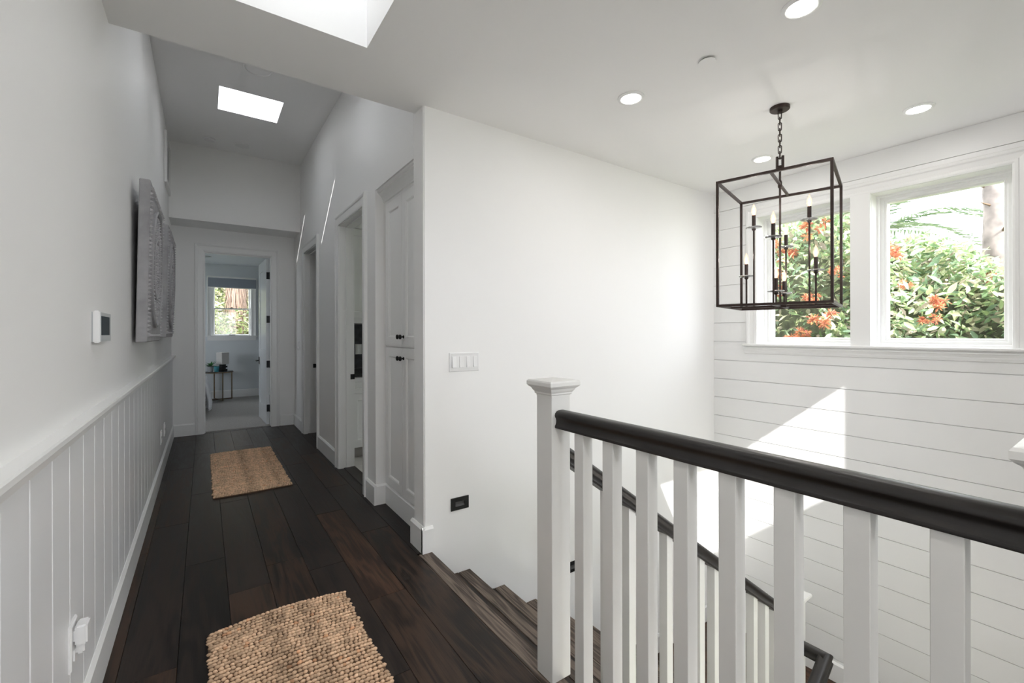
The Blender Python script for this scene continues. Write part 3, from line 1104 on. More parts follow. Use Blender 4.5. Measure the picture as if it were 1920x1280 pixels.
def rug(x0, x1, y0, y1, lab, bow, seed, tone):
    rr = random.Random(seed)
    root = tag(empty("jute_rug", ((x0 + x1) / 2, (y0 + y1) / 2, 0)), lab, "rug", "jute rugs")
    nx, ny = 37, int((y1 - y0) / .0180)
    warp = lambda sx, y: y + bow * math.sin(math.pi * sx) * max(0, (y - y0) / (y1 - y0)) ** 2 + .004 * math.sin(y * 21 + sx * 5)
    g = G()
    M_, N_ = 12, 20
    vs, fs = [], []
    for lvl in (.0005, .006):
        for j in range(N_ + 1):
            for i in range(M_ + 1):
                sx = i / M_
                vs.append((x0 + (x1 - x0) * sx, warp(sx, y0 + (y1 - y0) * j / N_), lvl))
    st = (M_ + 1) * (N_ + 1)
    for j in range(N_):
        for i in range(M_):
            a = st + j * (M_ + 1) + i
            fs.append((a, a + 1, a + M_ + 2, a + M_ + 1))
    rim = [j * (M_ + 1) for j in range(N_ + 1)] + [N_ * (M_ + 1) + i for i in range(1, M_ + 1)] + [j * (M_ + 1) + M_ for j in range(N_ - 1, -1, -1)] + [i for i in range(M_ - 1, 0, -1)]
    for i in range(len(rim)):
        a, b = rim[i], rim[(i + 1) % len(rim)]
        fs.append((a, b, b + st, a + st))
    g.add(vs, fs)
    g.build("backing", JBASE, root)
    # looped knots, row by row
    V, Fc, C = [], [], []
    ring = [(math.cos(2 * math.pi * i / 6), math.sin(2 * math.pi * i / 6)) for i in range(6)]
    stripe = [rr.uniform(-.22, .22) for _ in range(14)]
    for j in range(ny):
        yy = y0 + (y1 - y0) * (j + .5) / ny
        rowt = rr.uniform(-.1, .1)
        off = rr.uniform(0, 1)
        ph = rr.uniform(0, 6)
        for i in range(nx):
            sx = min(.995, max(.005, (i + .5 + (off - .5) * .8 + .35 * math.sin(i * .9 + ph)) / nx))
            xx = x0 + (x1 - x0) * sx
            yv = warp(sx, yy) + rr.uniform(-.0009, .0009)
            ax, ay, az = .0100 * rr.uniform(.75, 1.15), .0068 * rr.uniform(.88, 1.1), .0066 * rr.uniform(.75, 1.2)
            tw = rr.uniform(-.35, .15)
            c0, s0 = math.cos(tw), math.sin(tw)
            b = len(V)
            zc = .0085
            for (lz, lr) in ((-.6, .8), (.1, 1.0), (.75, .62)):
                for (cu, su) in ring:
                    u, v = ax * lr * cu, ay * lr * su
                    V.append((xx + u * c0 - v * s0, yv + u * s0 + v * c0, zc + az * lz))
            V.append((xx, yv, zc + az))
            for l in range(2):
                for q in range(6):
                    r2 = (q + 1) % 6
                    Fc.append((b + l * 6 + q, b + l * 6 + r2, b + l * 6 + 6 + r2, b + l * 6 + 6 + q))
            for q in range(6):
                Fc.append((b + 12 + q, b + 12 + (q + 1) % 6, b + 18))
            si = sx * 13
            sv = stripe[int(si)] * (1 - si % 1) + stripe[min(13, int(si) + 1)] * (si % 1)
            t = max(.35, 1 + sv + rowt + rr.uniform(-.22, .22))
            red = rr.random() < .03
            col = (.72 * t * tone, (.495 if not red else .41) * t * tone, (.33 if not red else .24) * t * tone)
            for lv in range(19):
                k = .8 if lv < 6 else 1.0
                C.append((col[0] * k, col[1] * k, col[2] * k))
    g = G()
    g.v = [Vector(p) for p in V]
    g.f, g.mi, g.cols = Fc, [0] * len(Fc), C
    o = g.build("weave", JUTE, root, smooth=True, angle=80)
    o["kind"] = "stuff"


rug(.010, .508, .67, 2.045, "woven jute rug lying nearest on the dark floor", .025, 3, 1.0)
rug(.046, .545, 3.712, 5.088, "woven jute rug farther down the corridor before the bedroom", .006, 5, .92)


# ------------------------------------------------------------------ ceiling fixtures
def recessed(x, y, z, lab, on=True, r=.066, cat="ceiling light", power=1.0):
    root = tag(empty("recessed_light", (x, y, z - .012)), lab, cat, "recessed ceiling lights")
    g = G().lathe(x, y, [(r * .74, z - .0005), (r, z - .0005), (r * .985, z - .005), (r * .80, z - .009), (r * .74, z - .007)], 40, loop=True)
    g.build("trim_ring", TRIM, root, smooth=True)
    G().lathe(x, y, [(r * .75, z - .0065), (r * .75, z - .004)], 32).build("lens", LENS if on else WHITEP, root)
    if on:
        L = bpy.data.lights.new("recessed_lamp", 'AREA')
        L.shape = 'DISK'
        L.size = r * 1.4 * S
        L.energy = LAMP_W * power
        L.color = (1.0, .965, .94)
        o = bpy.data.objects.new("recessed_lamp", L)
        COL.objects.link(o)
        o.parent = root
        o.location = Vector((x, y, z - .010)) * S - WO[root]
    return root


for (x, y), lab in zip(LIGHTS, ("lit round recessed light at the top edge of the photo", "lit round recessed light over the stairs nearest the white wall corner",
                                "lit round recessed light nearest the right window", "lit round recessed light behind the chandelier chain")):
    recessed(x, y, ZC, lab)
for (x, y), lab in (((.35, -.6), "lit round recessed light just behind the viewer"), ((.35, -2.0), "lit round recessed light by the back window"), ((1.8, -2.2), "lit round recessed light behind the viewer towards the right")):
    recessed(x, y, ZC, lab, power=6.0)  # unseen lamps added to brighten the near walls and ceiling
recessed(.34, 5.525, ZH, "unlit round recessed light on the high corridor ceiling", on=False, r=.075)
root = tag(empty("ceiling_speaker", (.338, 3.85, ZH)), "round flush disc on corridor ceiling half hidden by the header", "speaker")
G().lathe(.338, 3.85, [(.095, ZH - .0005), (.095, ZH - .008), (.088, ZH - .012), (.084, ZH - .006), (.0, ZH - .006)], 36).build("grille", CEIL, root, smooth=True)
root = tag(empty("smoke_detector", (.049, 5.521, ZH)), "small round smoke detector on the high corridor ceiling", "smoke detector")
G().lathe(.049, 5.521, [(.05, ZH - .0005), (.05, ZH - .012), (.042, ZH - .022), (.0, ZH - .024)], 28).build("body", WHITEP, root, smooth=True)
root = tag(empty("ceiling_disc", (1.82, 1.113, ZC)), "flat blank white disc cover on the stair ceiling", "cover plate")
G().lathe(1.82, 1.113, [(.036, ZC - .006), (.036, ZC - .009), (.0, ZC - .0095)], 32).build("disc", CEIL, root, smooth=False)
G().lathe(1.82, 1.113, [(.030, ZC - .0005), (.030, ZC - .006)], 24).build("collar", mat("dark_gap", (.05, .05, .05), .8), root)

# ------------------------------------------------------------------ chandelier
CHX, CHY = 2.513, 1.124
CT, CB, HW = 1.935, 1.290, .2445
ca = math.radians(-75.2)
E1 = Vector((math.cos(ca), math.sin(ca), 0))
E2 = Vector((-E1.y, E1.x, 0))
CC = Vector((CHX, CHY, 0))
P_ = lambda a, b, z: CC + E1 * a + E2 * b + Vector((0, 0, z))
ch = tag(empty("chandelier", (CHX, CHY, CB)), "dark bronze open-box chandelier with eight candle bulbs over the stairs", "chandelier")
G().lathe(CHX, CHY, [(.047, ZC - .0005), (.047, ZC - .014), (.043, ZC - .018), (.012, ZC - .018), (.012, ZC - .026), (.006, ZC - .03), (.0, ZC - .03)], 36).build("canopy", BRONZE, ch, smooth=True)
z = ZC - .028
ztop_loop = 2.075
nl = 8
pitch = (z - ztop_loop) / nl
for i in range(nl):
    zc = z - pitch * (i + .5)
    hl, hw = pitch * .5 + .006, .0078
    pts = []
    for q in range(14):
        a = 2 * math.pi * q / 14
        u = hw * math.cos(a)
        w = (hl - hw) * (1 if math.sin(a) >= 0 else -1) + hw * math.sin(a)
        d = E1 if i % 2 == 0 else E2
        pts.append(CC + d * u + Vector((0, 0, zc + w)))
    G().tube(pts, .0026, 6, closed=True).build("chain_link", BRONZE, ch, smooth=True)
g = G()
for sgn in (-1, 1):
    p = P_(sgn * .013, 0, 0)
    g.tube([p + Vector((0, 0, 2.02)), p + Vector((0, 0, 2.085))], .0075, 4)
g.bar(P_(-.013, 0, 2.028), P_(.013, 0, 2.028), .012)
g.tube([P_(-.013, 0, 2.074), P_(.013, 0, 2.074)], .004, 8)
g.build("loop", BRONZE, ch)
G().tube([P_(0, 0, CB - .012), P_(0, 0, 2.03)], .0055, 8).build("centre_rod", BRONZE, ch, smooth=True)
t = .0125


def obar(p, q, w=t, name="frame_bar"):
    """square bar aligned with the chandelier's own axes"""
    p, q = Vector(p), Vector(q)
    lo = [min(p[i], q[i]) - w / 2 for i in range(3)]
    hi = [max(p[i], q[i]) + w / 2 for i in range(3)]
    g = G(lambda v: P_(v.x, v.y, v.z))
    g.box(lo[0], hi[0], lo[1], hi[1], lo[2], hi[2])
    return g.build(name, BRONZE, ch)


for zz in (CB, CT):
    for s_ in (-1, 1):
        obar((-HW, s_ * HW, zz), (HW, s_ * HW, zz))
        obar((s_ * HW, -HW + t, zz), (s_ * HW, HW - t, zz))
for a in (-1, 1):
    for b in (-1, 1):
        obar((a * HW, b * HW, CB + t), (a * HW, b * HW, CT - t))
obar((0, -HW + t, CT), (0, HW - t, CT), .011)
obar((-HW + t, 0, CB), (HW - t, 0, CB), .011)
obar((0, -HW + t, CB), (0, HW - t, CB), .011)
gh = G(lambda v: P_(v.x, v.y, v.z)).box(-.03, .03, -.012, .012, CB - .009, CB + .009)
gh.build("hub", BRONZE, ch)
gh = G().lathe(CHX, CHY, [(.008, CT - .018), (.010, CT - .012), (.010, CT + .012), (.007, CT + .02)], 12)
gh.build("collar", BRONZE, ch, smooth=True)
BULB = bpy.data.materials.new("flame_bulb")
BULB.use_nodes = True
nt = BULB.node_tree
nt.nodes.remove(nt.nodes["Principled BSDF"])
tr = nt.nodes.new('ShaderNodeBsdfTransparent')
em = nt.nodes.new('ShaderNodeEmission')
em.inputs[0].default_value = (1, .58, .38, 1)
em.inputs[1].default_value = .95
mx = nt.nodes.new('ShaderNodeMixShader')
mx.inputs[0].default_value = .62
nt.links.new(tr.outputs[0], mx.inputs[1])
nt.links.new(em.outputs[0], mx.inputs[2])
nt.links.new(mx.outputs[0], nt.nodes['Material Output'].inputs[0])
FIL = mat("filament", (1, .9, .7), .4, emit=(1, .86, .68), estr=14)
for m_ in (LENS, FIL, BULB):
    m_.cycles.emission_sampling = 'NONE'
CRYST, cnt_, cp_ = new_mat("crystal")
cp_.inputs['Base Color'].default_value = (.97, .98, .99, 1)
cp_.inputs['Roughness'].default_value = .04
cp_.inputs['Transmission Weight'].default_value = .85
cp_.inputs['IOR'].default_value = 1.45
cand = [(-.125, .0, 1.855), (.130, .0, 1.857), (.0, -.18, 1.757), (.0, .175, 1.759), (-.165, .012, 1.592), (.158, -.008, 1.594), (.0, -.115, 1.490), (.0, .115, 1.494)]
for a, b, zt in cand:
    p = P_(a, b, 0)
    zb = zt - .135
    stem = G().tube([P_(a, b, CB - .004), P_(a, b, zb)], .0048, 8).build("candle_stem", BRONZE, ch, smooth=True)
    G().lathe(p.x, p.y, [(.005, zb - .012), (.0105, zb - .006), (.0105, zb - .002), (.004, zb)], 12).build("collar", BRONZE, stem, smooth=True)
    G().lathe(p.x, p.y, [(.012, zb - .001), (.036, zb + .002), (.040, zb + .006), (.036, zb + .009), (.014, zb + .008), (.012, zb + .012)], 20).build("crystal_dish", CRYST, stem, smooth=True)
    G().lathe(p.x, p.y, [(.0095, zb + .008), (.0095, zb + .072), (.007, zb + .073)], 14).build("sleeve", BRONZE, stem, smooth=True)
    zo = zb + .072
    bl = G().lathe(p.x, p.y, [(.006, zo), (.0085, zo + .006), (.0125, zo + .02), (.0122, zo + .028), (.0085, zo + .042), (.004, zo + .054), (.0012, zo + .063)], 14)
    bl.build("bulb", BULB, stem, smooth=True)
    G().lathe(p.x, p.y, [(.001, zo + .004), (.0045, zo + .012), (.0055, zo + .022), (.003, zo + .034), (.0008, zo + .042)], 8).build("filament", FIL, stem, smooth=True)
    L = bpy.data.lights.new("bulb_light", 'POINT')
    L.energy = BULB_W
    L.color = (1.0, .95, .91)
    L.shadow_soft_size = .008
    o = bpy.data.objects.new("bulb_light", L)
    COL.objects.link(o)
    o.parent = stem
    o.location = Vector((p.x, p.y, zo + .05)) * S - WO[stem]

# ------------------------------------------------------------------ bedroom beyond the far door
BY0, BY1, BZ = YF + .12, 9.45, 2.385
BW = (.118, .714, 1.115, 2.09)
g = G()
grid_slab(g, -2.4, 2.2, BY1, BY1 + .15, -.3, 2.6, [BW], 'y')
wall_bed = struct(g.build("wall_bedroom", BLUEWALL))
g = G().box(2.1, 2.2, BY0, BY1 + .15, -.3, 2.6)
grid_slab(g, -2.5, -2.4, BY0, BY1 + .15, -.3, 2.6, [(7.5, 8.3, .9, 2.0)], 'x')  # unseen side opening added to brighten the bedroom
portal((-2.48, 7.9, 1.45), (1.1, .8), (0, -math.pi / 2, 0))
portal((XW + .1, 3.65, 1.5), (1.2, .9), (0, math.pi / 2, 0))
struct(g.build("wall_bedroom_sides", BLUEWALL))
struct(G().box(-2.5, 2.2, BY0, BY1 + .15, BZ, BZ + .3).build("ceiling_bedroom", mat("bedroom_ceiling", (.72, .75, .78), .6)))  # same daylight cast put into the ceiling colour
floor_bed = struct(G().box(-2.5, 2.2, YF + .075, BY1, -.3, .006).build("floor_bedroom", CARPET))
struct(G().box(-.011, .689, YF - .0, YF + .076, -.03, .001).build("trim_5", PLANK[0]))
g = G().prism(bprof, lambda p, q, t: (t, BY1 - p, q + .006), -2.4, 2.1)
struct(g.build("baseboard_bedroom", TRIM))

w7 = struct(empty("window_7", (.416, BY1, BW[2])))
fb = lambda a, b, h: (a, BY1 - h, b)
g = G().frame([(BW[0], BW[2]), (BW[0], BW[3]), (BW[1], BW[3]), (BW[1], BW[2])], wprof, fb)
g.build("casing", TRIM, w7)
g = G().box(.02, .812, BY1 - .045, BY1 + .06, BW[2] - .018, BW[2]).box(.045, .787, BY1 - .018, BY1, BW[2] - .085, BW[2] - .018)
g.build("sill", TRIM, w7)
g = G()
g.box(BW[0], BW[0] + .012, BY1, BY1 + .15, BW[2], BW[3]).box(BW[1] - .012, BW[1], BY1, BY1 + .15, BW[2], BW[3]).box(BW[0], BW[1], BY1, BY1 + .15, BW[3] - .012, BW[3])
g.build("jamb", TRIM, w7)
zm = 1.60
for (z0, z1, yy) in ((BW[2], zm + .012, BY1 + .05), (zm - .012, BW[3] - .012, BY1 + .085)):
    g = G().frame([(BW[0] + .012, z0), (BW[0] + .012, z1), (BW[1] - .012, z1), (BW[1] - .012, z0)], [(0, 0), (0, .03), (-.02, .03), (-.026, .022), (-.026, 0)], lambda a, b, h, yy=yy: (a, yy + .03 - h, b), closed=True)
    s_ = g.build("sash", TRIM, w7)
    G().box(BW[0] + .03, BW[1] - .03, yy + .010, yy + .014, z0 + .02, z1 - .02).build("pane", GLASS, s_)
G().box(.365, .46, BY1 + .03, BY1 + .05, BW[2] + .008, BW[2] + .02).build("sash_lift", BLACK, w7)
G().prism([(-.028, 0), (.028, 0), (.012, .014), (-.012, .014)], lambda p, q, t: (.41 + p, t, zm + .012 + q), BY1 + .035, BY1 + .055).build("sash_lock", BLACK, w7)
portal((.416, BY1 + .14, 1.6), (.6, .97), (-math.pi / 2, 0, 0))

rs = tag(empty("roller_shade", (.42, BY1 - .06, 1.965)), "grey-blue fabric window shade pulled up above the bedroom window", "window shade")
G().box(.05, .79, BY1 - .085, BY1 - .028, 2.135, 2.165).build("headrail", TRIM, rs)
G().prism([(0, 0), (.03, .0), (.034, .02), (.034, .17), (.0, .17)], lambda p, q, t: (t, BY1 - .04 - p, 1.966 + q), .055, .785).build("fabric", SHADEF, rs)
G().box(.055, .785, BY1 - .078, BY1 - .038, 1.962, 1.974).build("hem_bar", TRIM, rs)

# bedroom ceiling vent + light
root = tag(empty("ceiling_vent", (-.05, 8.0, BZ)), "dark rectangular grille on the bedroom ceiling", "vent")
g = G().frame([(-.28, 7.86), (-.28, 8.12), (.15, 8.12), (.15, 7.86)], [(0, 0), (0, .008), (.02, .008), (.02, 0)], lambda a, b, h: (a, b, BZ - h), closed=True)
g.build("frame", GREYP, root)
for i in range(9):
    G().box(-.28, .15, 7.865 + i * .0285, 7.875 + i * .0285, BZ - .007, BZ - .001).build("slat", mat("vent_grey", (.12, .13, .14), .5) if i == 0 else bpy.data.materials["vent_grey"], root)
root = tag(empty("recessed_light", (.30, 8.15, BZ)), "unlit round recessed light on the bedroom ceiling", "ceiling light", "recessed ceiling lights")
G().lathe(.30, 8.15, [(.09, BZ - .0005), (.088, BZ - .005), (.07, BZ - .008), (.06, BZ - .001), (.0, BZ - .001)], 28).build("trim_ring", GREYP, root, smooth=True)
root = tag(empty("recessed_light", (.02, 8.6, BZ)), "second unlit round light at the left of the bedroom ceiling", "ceiling light", "recessed ceiling lights")
G().lathe(.02, 8.6, [(.08, BZ - .0005), (.078, BZ - .005), (.06, BZ - .008), (.05, BZ - .001), (.0, BZ - .001)], 28).build("trim_ring", GREYP, root, smooth=True)

# bedside table with brass legs
ZT = .506
tb = tag(empty("side_table", (.2, 9.2, .006)), "small round-fronted side table with thin brass legs by the bedroom wall", "table")
TC = (.20, 9.20)
TR = .215
g = G().lathe(*TC, [(TR - .006, ZT - .012), (TR, ZT - .01), (TR, ZT - .002), (TR - .004, ZT)], 40)
g.build("table_top", mat("smoked_glass", (.03, .035, .04), .08), tb)
g = G()
n = 40
g.tube([(TC[0] + TR * math.cos(2 * math.pi * i / n), TC[1] + TR * math.sin(2 * math.pi * i / n), ZT - .018) for i in range(n)], .008, 6, closed=True)
g.build("rim", BRASS, tb, smooth=True)
legp = []
for a in (18, 108, 198, 288):
    a = math.radians(a - 2)
    p = (TC[0] + TR * .96 * math.cos(a), TC[1] + TR * .96 * math.sin(a))
    legp.append(p)
    G().bar((*p, .006), (*p, ZT - .02), .013).build("leg", BRASS, tb)
G().bar((*legp[0], .016), (*legp[2], .016), .011).build("cross_bar", BRASS, tb)
G().bar((*legp[1], .016), (*legp[3], .016), .011).build("cross_bar", BRASS, tb)

lamp = tag(empty("table_lamp", (.26, 9.24, ZT)), "table lamp with pale square shade and stacked black base", "lamp")
LX, LY = .262, 9.24
la = math.radians(38)
lx = lambda p: Vector((LX + p.x * math.cos(la) - p.y * math.sin(la), LY + p.x * math.sin(la) + p.y * math.cos(la), p.z))
g = G(lx)
for i in range(4):
    h = .052 if i % 2 == 0 else .036
    g.box(-h, h, -h, h, ZT + .001 + i * .027, ZT + .001 + (i + 1) * .027)
g.build("base", BLACK, lamp, bevel=.002)
g = G(lx)
hs = .068
g.box(-hs, hs, -hs, hs, ZT + .112, ZT + .318)
g.build("shade", LAMPSH, lamp, bevel=.003)

pot = tag(empty("potted_plant", (.085, 9.12, ZT)), "green leafy plant in a pale pot on the side table", "plant")
G().lathe(.085, 9.12, [(.032, ZT), (.04, ZT + .02), (.05, ZT + .09), (.046, ZT + .092), (.043, ZT + .08), (.0, ZT + .08)], 20).build("pot", POTW, pot, smooth=True)
LEAFD = mat("dark_plant_leaf", (.05, .19, .05), .5)
rr = random.Random(11)
for i in range(44):
    a = rr.uniform(0, 2 * math.pi)
    L_ = rr.uniform(.09, .15)
    up = rr.uniform(.2, 1.1)
    pts = []
    for q in range(4):
        s_ = q / 3
        pts.append(Vector((.085 + math.cos(a) * L_ * s_ * math.cos(up), 9.12 + math.sin(a) * L_ * s_ * math.cos(up), ZT + .085 + L_ * (math.sin(up) * s_ - .25 * s_ * s_))))
    side = Vector((-math.sin(a), math.cos(a), 0))
    wd = (.004, .014, .011, .0005)
    g = G()
    vs = []
    for q in range(4):
        vs += [pts[q] - side * wd[q], pts[q] + side * wd[q] + Vector((0, 0, .002))]
    g.add(vs, [(0, 1, 3, 2), (2, 3, 5, 4), (4, 5, 7, 6)])
    g.build("leaf", LEAFD, pot)
cup = tag(empty("teal_cup", (.172, 9.08, ZT)), "small teal ceramic cup on the side table", "cup")
G().lathe(.172, 9.08, [(.030, ZT), (.034, ZT + .01), (.040, ZT + .088), (.037, ZT + .088), (.031, ZT + .012), (.0, ZT + .012)], 20).build("body", TEAL, cup, smooth=True)

# bed: only the duvet corner shows past the door casing
bed = tag(empty("bed", (-1.0, 8.3, .006)), "bed with rumpled white duvet showing at the left edge of doorway", "bed")
g = G()
nu, nv = 40, 26
x0b, x1b, y0b, y1b = -2.0, .055, 7.4, 8.95
vs, fs = [], []
rr = random.Random(3)
for j in range(nv + 1):
    for i in range(nu + 1):
        u, v = i / nu, j / nv
        # unfold: flat top then drop over the right side
        s_ = u * 2.55
        if s_ < 1.95:
            x, z = -2.0 + s_, .50
        else:
            d = s_ - 1.95
            r_ = .09
            if d < r_ * 1.57:
                a = d / r_
                x, z = -.05 + r_ * math.sin(a), .50 - r_ * (1 - math.cos(a))
            else:
                x, z = .04, .50 - r_ - (d - r_ * 1.57)
            x += .022 * math.sin(v * 37) * min(1, d * 3) + .03 * max(0, math.sin((z - .02) * 9)) * min(1, d * 3)
        z = max(z, .10) + .018 * math.sin(v * 23 + u * 9) * math.sin(u * 17)
        vs.append((x, y0b + (y1b - y0b) * v, z))
for j in range(nv):
    for i in range(nu):
        a = j * (nu + 1) + i
        fs.append((a, a + 1, a + nu + 2, a + nu + 1))
g.add(vs, fs)
du = g.build("duvet", LINEN, bed, smooth=True, angle=70)
md = du.modifiers.new("thick", 'SOLIDIFY')
md.thickness = .03
G().box(-2.0, -.10, 7.42, 8.93, .16, .45).build("mattress", LINEN, bed, bevel=.03, seg=3)
G().box(-2.0, -.13, 7.45, 8.9, .03, .16).build("bed_frame", mat("bed_frame_grey", (.2, .2, .21), .8), bed)

# ------------------------------------------------------------------ garden
struct(G().box(-30, 40, -30, 40, -3.3, -3.2).build("ground", mat("garden_ground", (.16, .17, .08), .95, var=.4, vscale=1.2)))
LEAF = attr_mat("leaf", .38, .35, .5)
PETAL = attr_mat("petal", .6, .3, .3)
DARKC = mat("shrub_core", (.11, .12, .07), .95, var=.5, vscale=12)  # solid added behind leaves, its dark colour stands in for shaded gaps
STEM = mat("stem_bark", (.12, .08, .05), .9)
LEAFV = [(0, 0, 0), (.22, .33, .05), (.55, .42, .09), (1, 0, .0), (.55, -.42, .09), (.22, -.33, .05), (.3, 0, -.03), (.6, 0, -.02)]
LEAFF = [(0, 6, 1), (1, 6, 7, 2), (2, 7, 3), (3, 7, 4), (4, 7, 6, 5), (5, 6, 0)]
PAL = [tuple(c * .95 for c in q) for q in [(.30, .42, .20), (.42, .52, .26), (.22, .33, .17), (.52, .56, .32), (.36, .46, .30), (.60, .58, .40), (.26, .38, .24), (.45, .38, .30)]]  # leaf tones paled, so the outdoor haze sits in the colour


def leaf_points(o, d, up, L, W):
    x = d.normalized()
    y = up.cross(x)
    if y.length < 1e-4:
        y = Vector((0, 1, 0))
    y.normalize()
    zz = x.cross(y)
    return [o + x * (a * L) + y * (b * W) + zz * (c * L) for a, b, c in LEAFV]


def shrub(name, lab, surf, n, nind, nflow, seed, toward, pal, leafL=(.075, .12), core=None, group=None, cat="shrub", flows=None, petal=(.56, .19, .12)):
    """surf(rr)->(point, outward); leaves as one mesh, the nearest ones as parts of their own"""
    rr = random.Random(seed)
    root = tag(empty(name, core[0]), lab, cat, group)
    if core[1]:
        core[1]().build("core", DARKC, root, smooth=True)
    V, Fc, C = [], [], []
    for i in range(n):
        p, out = surf(rr)
        d = (out * rr.uniform(.1, 1) + Vector((rr.uniform(-1, 1), rr.uniform(-1, 1), rr.uniform(-.9, .7)))).normalized()
        up = (Vector((0, 0, 1)) * rr.uniform(.3, 1) + out * rr.uniform(0, 1) + Vector((rr.uniform(-.6, .6), rr.uniform(-.6, .6), 0)))
        L_ = rr.uniform(*leafL)
        b = len(V)
        V += leaf_points(p, d, up, L_, L_ * rr.uniform(.36, .5))
        Fc += [[k + b for k in f] for f in LEAFF]
        c = rr.choice(pal)
        t = rr.uniform(.75, 1.2)
        C += [(c[0] * t, c[1] * t, c[2] * t)] * 8
    g = G()
    g.v, g.f, g.mi, g.cols = V, Fc, [0] * len(Fc), C
    o = g.build("foliage", LEAF, root, smooth=True, angle=180)
    o["kind"] = "stuff"
    # single leaves nearest the window, sharing a few meshes
    protos = []
    for q in range(6):
        g = G()
        L_ = leafL[1] * 1.05
        c = pal[q % len(pal)]
        g.v = leaf_points(Vector((0, 0, 0)), Vector((1, 0, 0)), Vector((0, 0, 1)), L_, L_ * .42)
        g.f, g.mi, g.cols = [list(f) for f in LEAFF], [0] * 6, [c] * 8
        protos.append(g)
    first = []
    for i in range(nind):
        p, out = surf(rr)
        p = p + out * .05
        d = (out * rr.uniform(.2, 1) + Vector((rr.uniform(-1, 1), rr.uniform(-1, 1), rr.uniform(-1, .5)))).normalized()
        q = i % 6
        if i < 6:
            ob = protos[q].build("leaf", LEAF, root, origin=(0, 0, 0))
            first.append(ob)
        else:
            ob = first[q].copy()
            COL.objects.link(ob)
            ob.parent = root
        ob.location = p * S - WO[root]
        ob.rotation_euler = d.to_track_quat('X', 'Z').to_euler()
    # flower heads: a burst of thin petals
    fl = flows if flows else []
    for i in range(nflow):
        p, out = surf(rr)
        fl = fl + [(p + out * .06, rr.uniform(.06, .085))]
    for (p, r_) in fl:
        V, Fc, C = [], [], []
        sub = [p + Vector((rr.uniform(-1, 1), rr.uniform(-1, 1), rr.uniform(-.7, .7))) * r_ * .75 for _ in range(7)]
        for k in range(170):
            d = Vector((rr.gauss(0, 1), rr.gauss(0, 1), rr.gauss(0, .8) + .2)).normalized()
            L_ = r_ * rr.uniform(.3, .55)
            b = len(V)
            V += leaf_points(rr.choice(sub) + d * r_ * .08, d, Vector((rr.uniform(-1, 1), rr.uniform(-1, 1), 1)), L_, r_ * .15)
            Fc += [[k2 + b for k2 in f] for f in LEAFF]
            t = rr.uniform(.7, 1.25)
            C += [(petal[0] * t, petal[1] * t * rr.uniform(.8, 1.5), petal[2] * t)] * 8
        g = G()
        g.v, g.f, g.mi, g.cols = V, Fc, [0] * len(Fc), C
        g.build("flower_head", PETAL, root)
    return root


def hedge_surf(y0, y1, top, xbase, depth):
    def f(rr):
        y = rr.uniform(y0, y1)
        zt = top(y)
        z = -.4 + (zt + .4) * (1 - rr.random() ** 1.6 * .98)
        bulge = .22 * math.sin(y * 5.1 + z * 3.3) + .16 * math.sin(y * 9.7 - z * 6.1 + 1) + .1 * math.sin(z * 11 + y * 2)
        dd = rr.random() ** 1.8 * depth
        roll = max(0, z - (zt - .35)) * 1.1
        x = xbase + bulge + dd + roll
        return Vector((x, y, z + rr.uniform(-.04, .05))), Vector((-1, rr.uniform(-.4, .2), rr.uniform(-.1, .5))).normalized()
    return f


topA = lambda y: 1.70 + .5 * min(1, max(0, (y - .7) / .9)) + .05 * math.sin(y * 7.0) + .05 * math.sin(y * 15 + 1)
topB = lambda y: 2.55 + .12 * math.sin(y * 4.2)


def core_fn(y0, y1, top, xb):
    def mkc():
        g = G()
        n = 24
        vs, fs = [], []
        for i in range(n + 1):
            y = y0 + (y1 - y0) * i / n
            t_ = top(y)
            for (z, x) in ((-3.2, xb), (t_ * .4, xb - .05), (t_ - .3, xb), (t_ - .1, xb + .2), (t_ - .1, xb + .7), (-3.2, xb + .9)):
                vs.append((x + .12 * math.sin(y * 6 + z * 4), y, z))
        for i in range(n):
            for k in range(5):
                a = i * 6 + k
                fs.append((a, a + 1, a + 7, a + 6))
        return g.add(vs, fs)
    return mkc


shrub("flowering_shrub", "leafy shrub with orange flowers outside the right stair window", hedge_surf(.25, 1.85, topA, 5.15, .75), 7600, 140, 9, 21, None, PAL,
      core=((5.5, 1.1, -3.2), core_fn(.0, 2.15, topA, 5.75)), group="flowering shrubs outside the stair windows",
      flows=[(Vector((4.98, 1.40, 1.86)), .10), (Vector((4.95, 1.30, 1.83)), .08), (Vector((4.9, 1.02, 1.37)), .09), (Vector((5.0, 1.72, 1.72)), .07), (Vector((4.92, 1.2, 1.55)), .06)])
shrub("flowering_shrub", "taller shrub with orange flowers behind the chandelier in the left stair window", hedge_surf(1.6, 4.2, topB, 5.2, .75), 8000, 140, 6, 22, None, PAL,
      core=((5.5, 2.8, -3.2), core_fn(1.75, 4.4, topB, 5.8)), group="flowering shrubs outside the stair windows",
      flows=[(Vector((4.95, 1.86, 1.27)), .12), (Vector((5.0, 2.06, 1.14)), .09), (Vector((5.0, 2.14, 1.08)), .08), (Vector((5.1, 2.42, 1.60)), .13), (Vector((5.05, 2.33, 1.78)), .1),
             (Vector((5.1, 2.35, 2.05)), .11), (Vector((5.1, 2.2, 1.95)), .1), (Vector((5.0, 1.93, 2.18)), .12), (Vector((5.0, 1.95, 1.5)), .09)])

# palm fronds and bare trunk beyond the shrub
FROND = attr_mat("frond", .5, .3, .3)


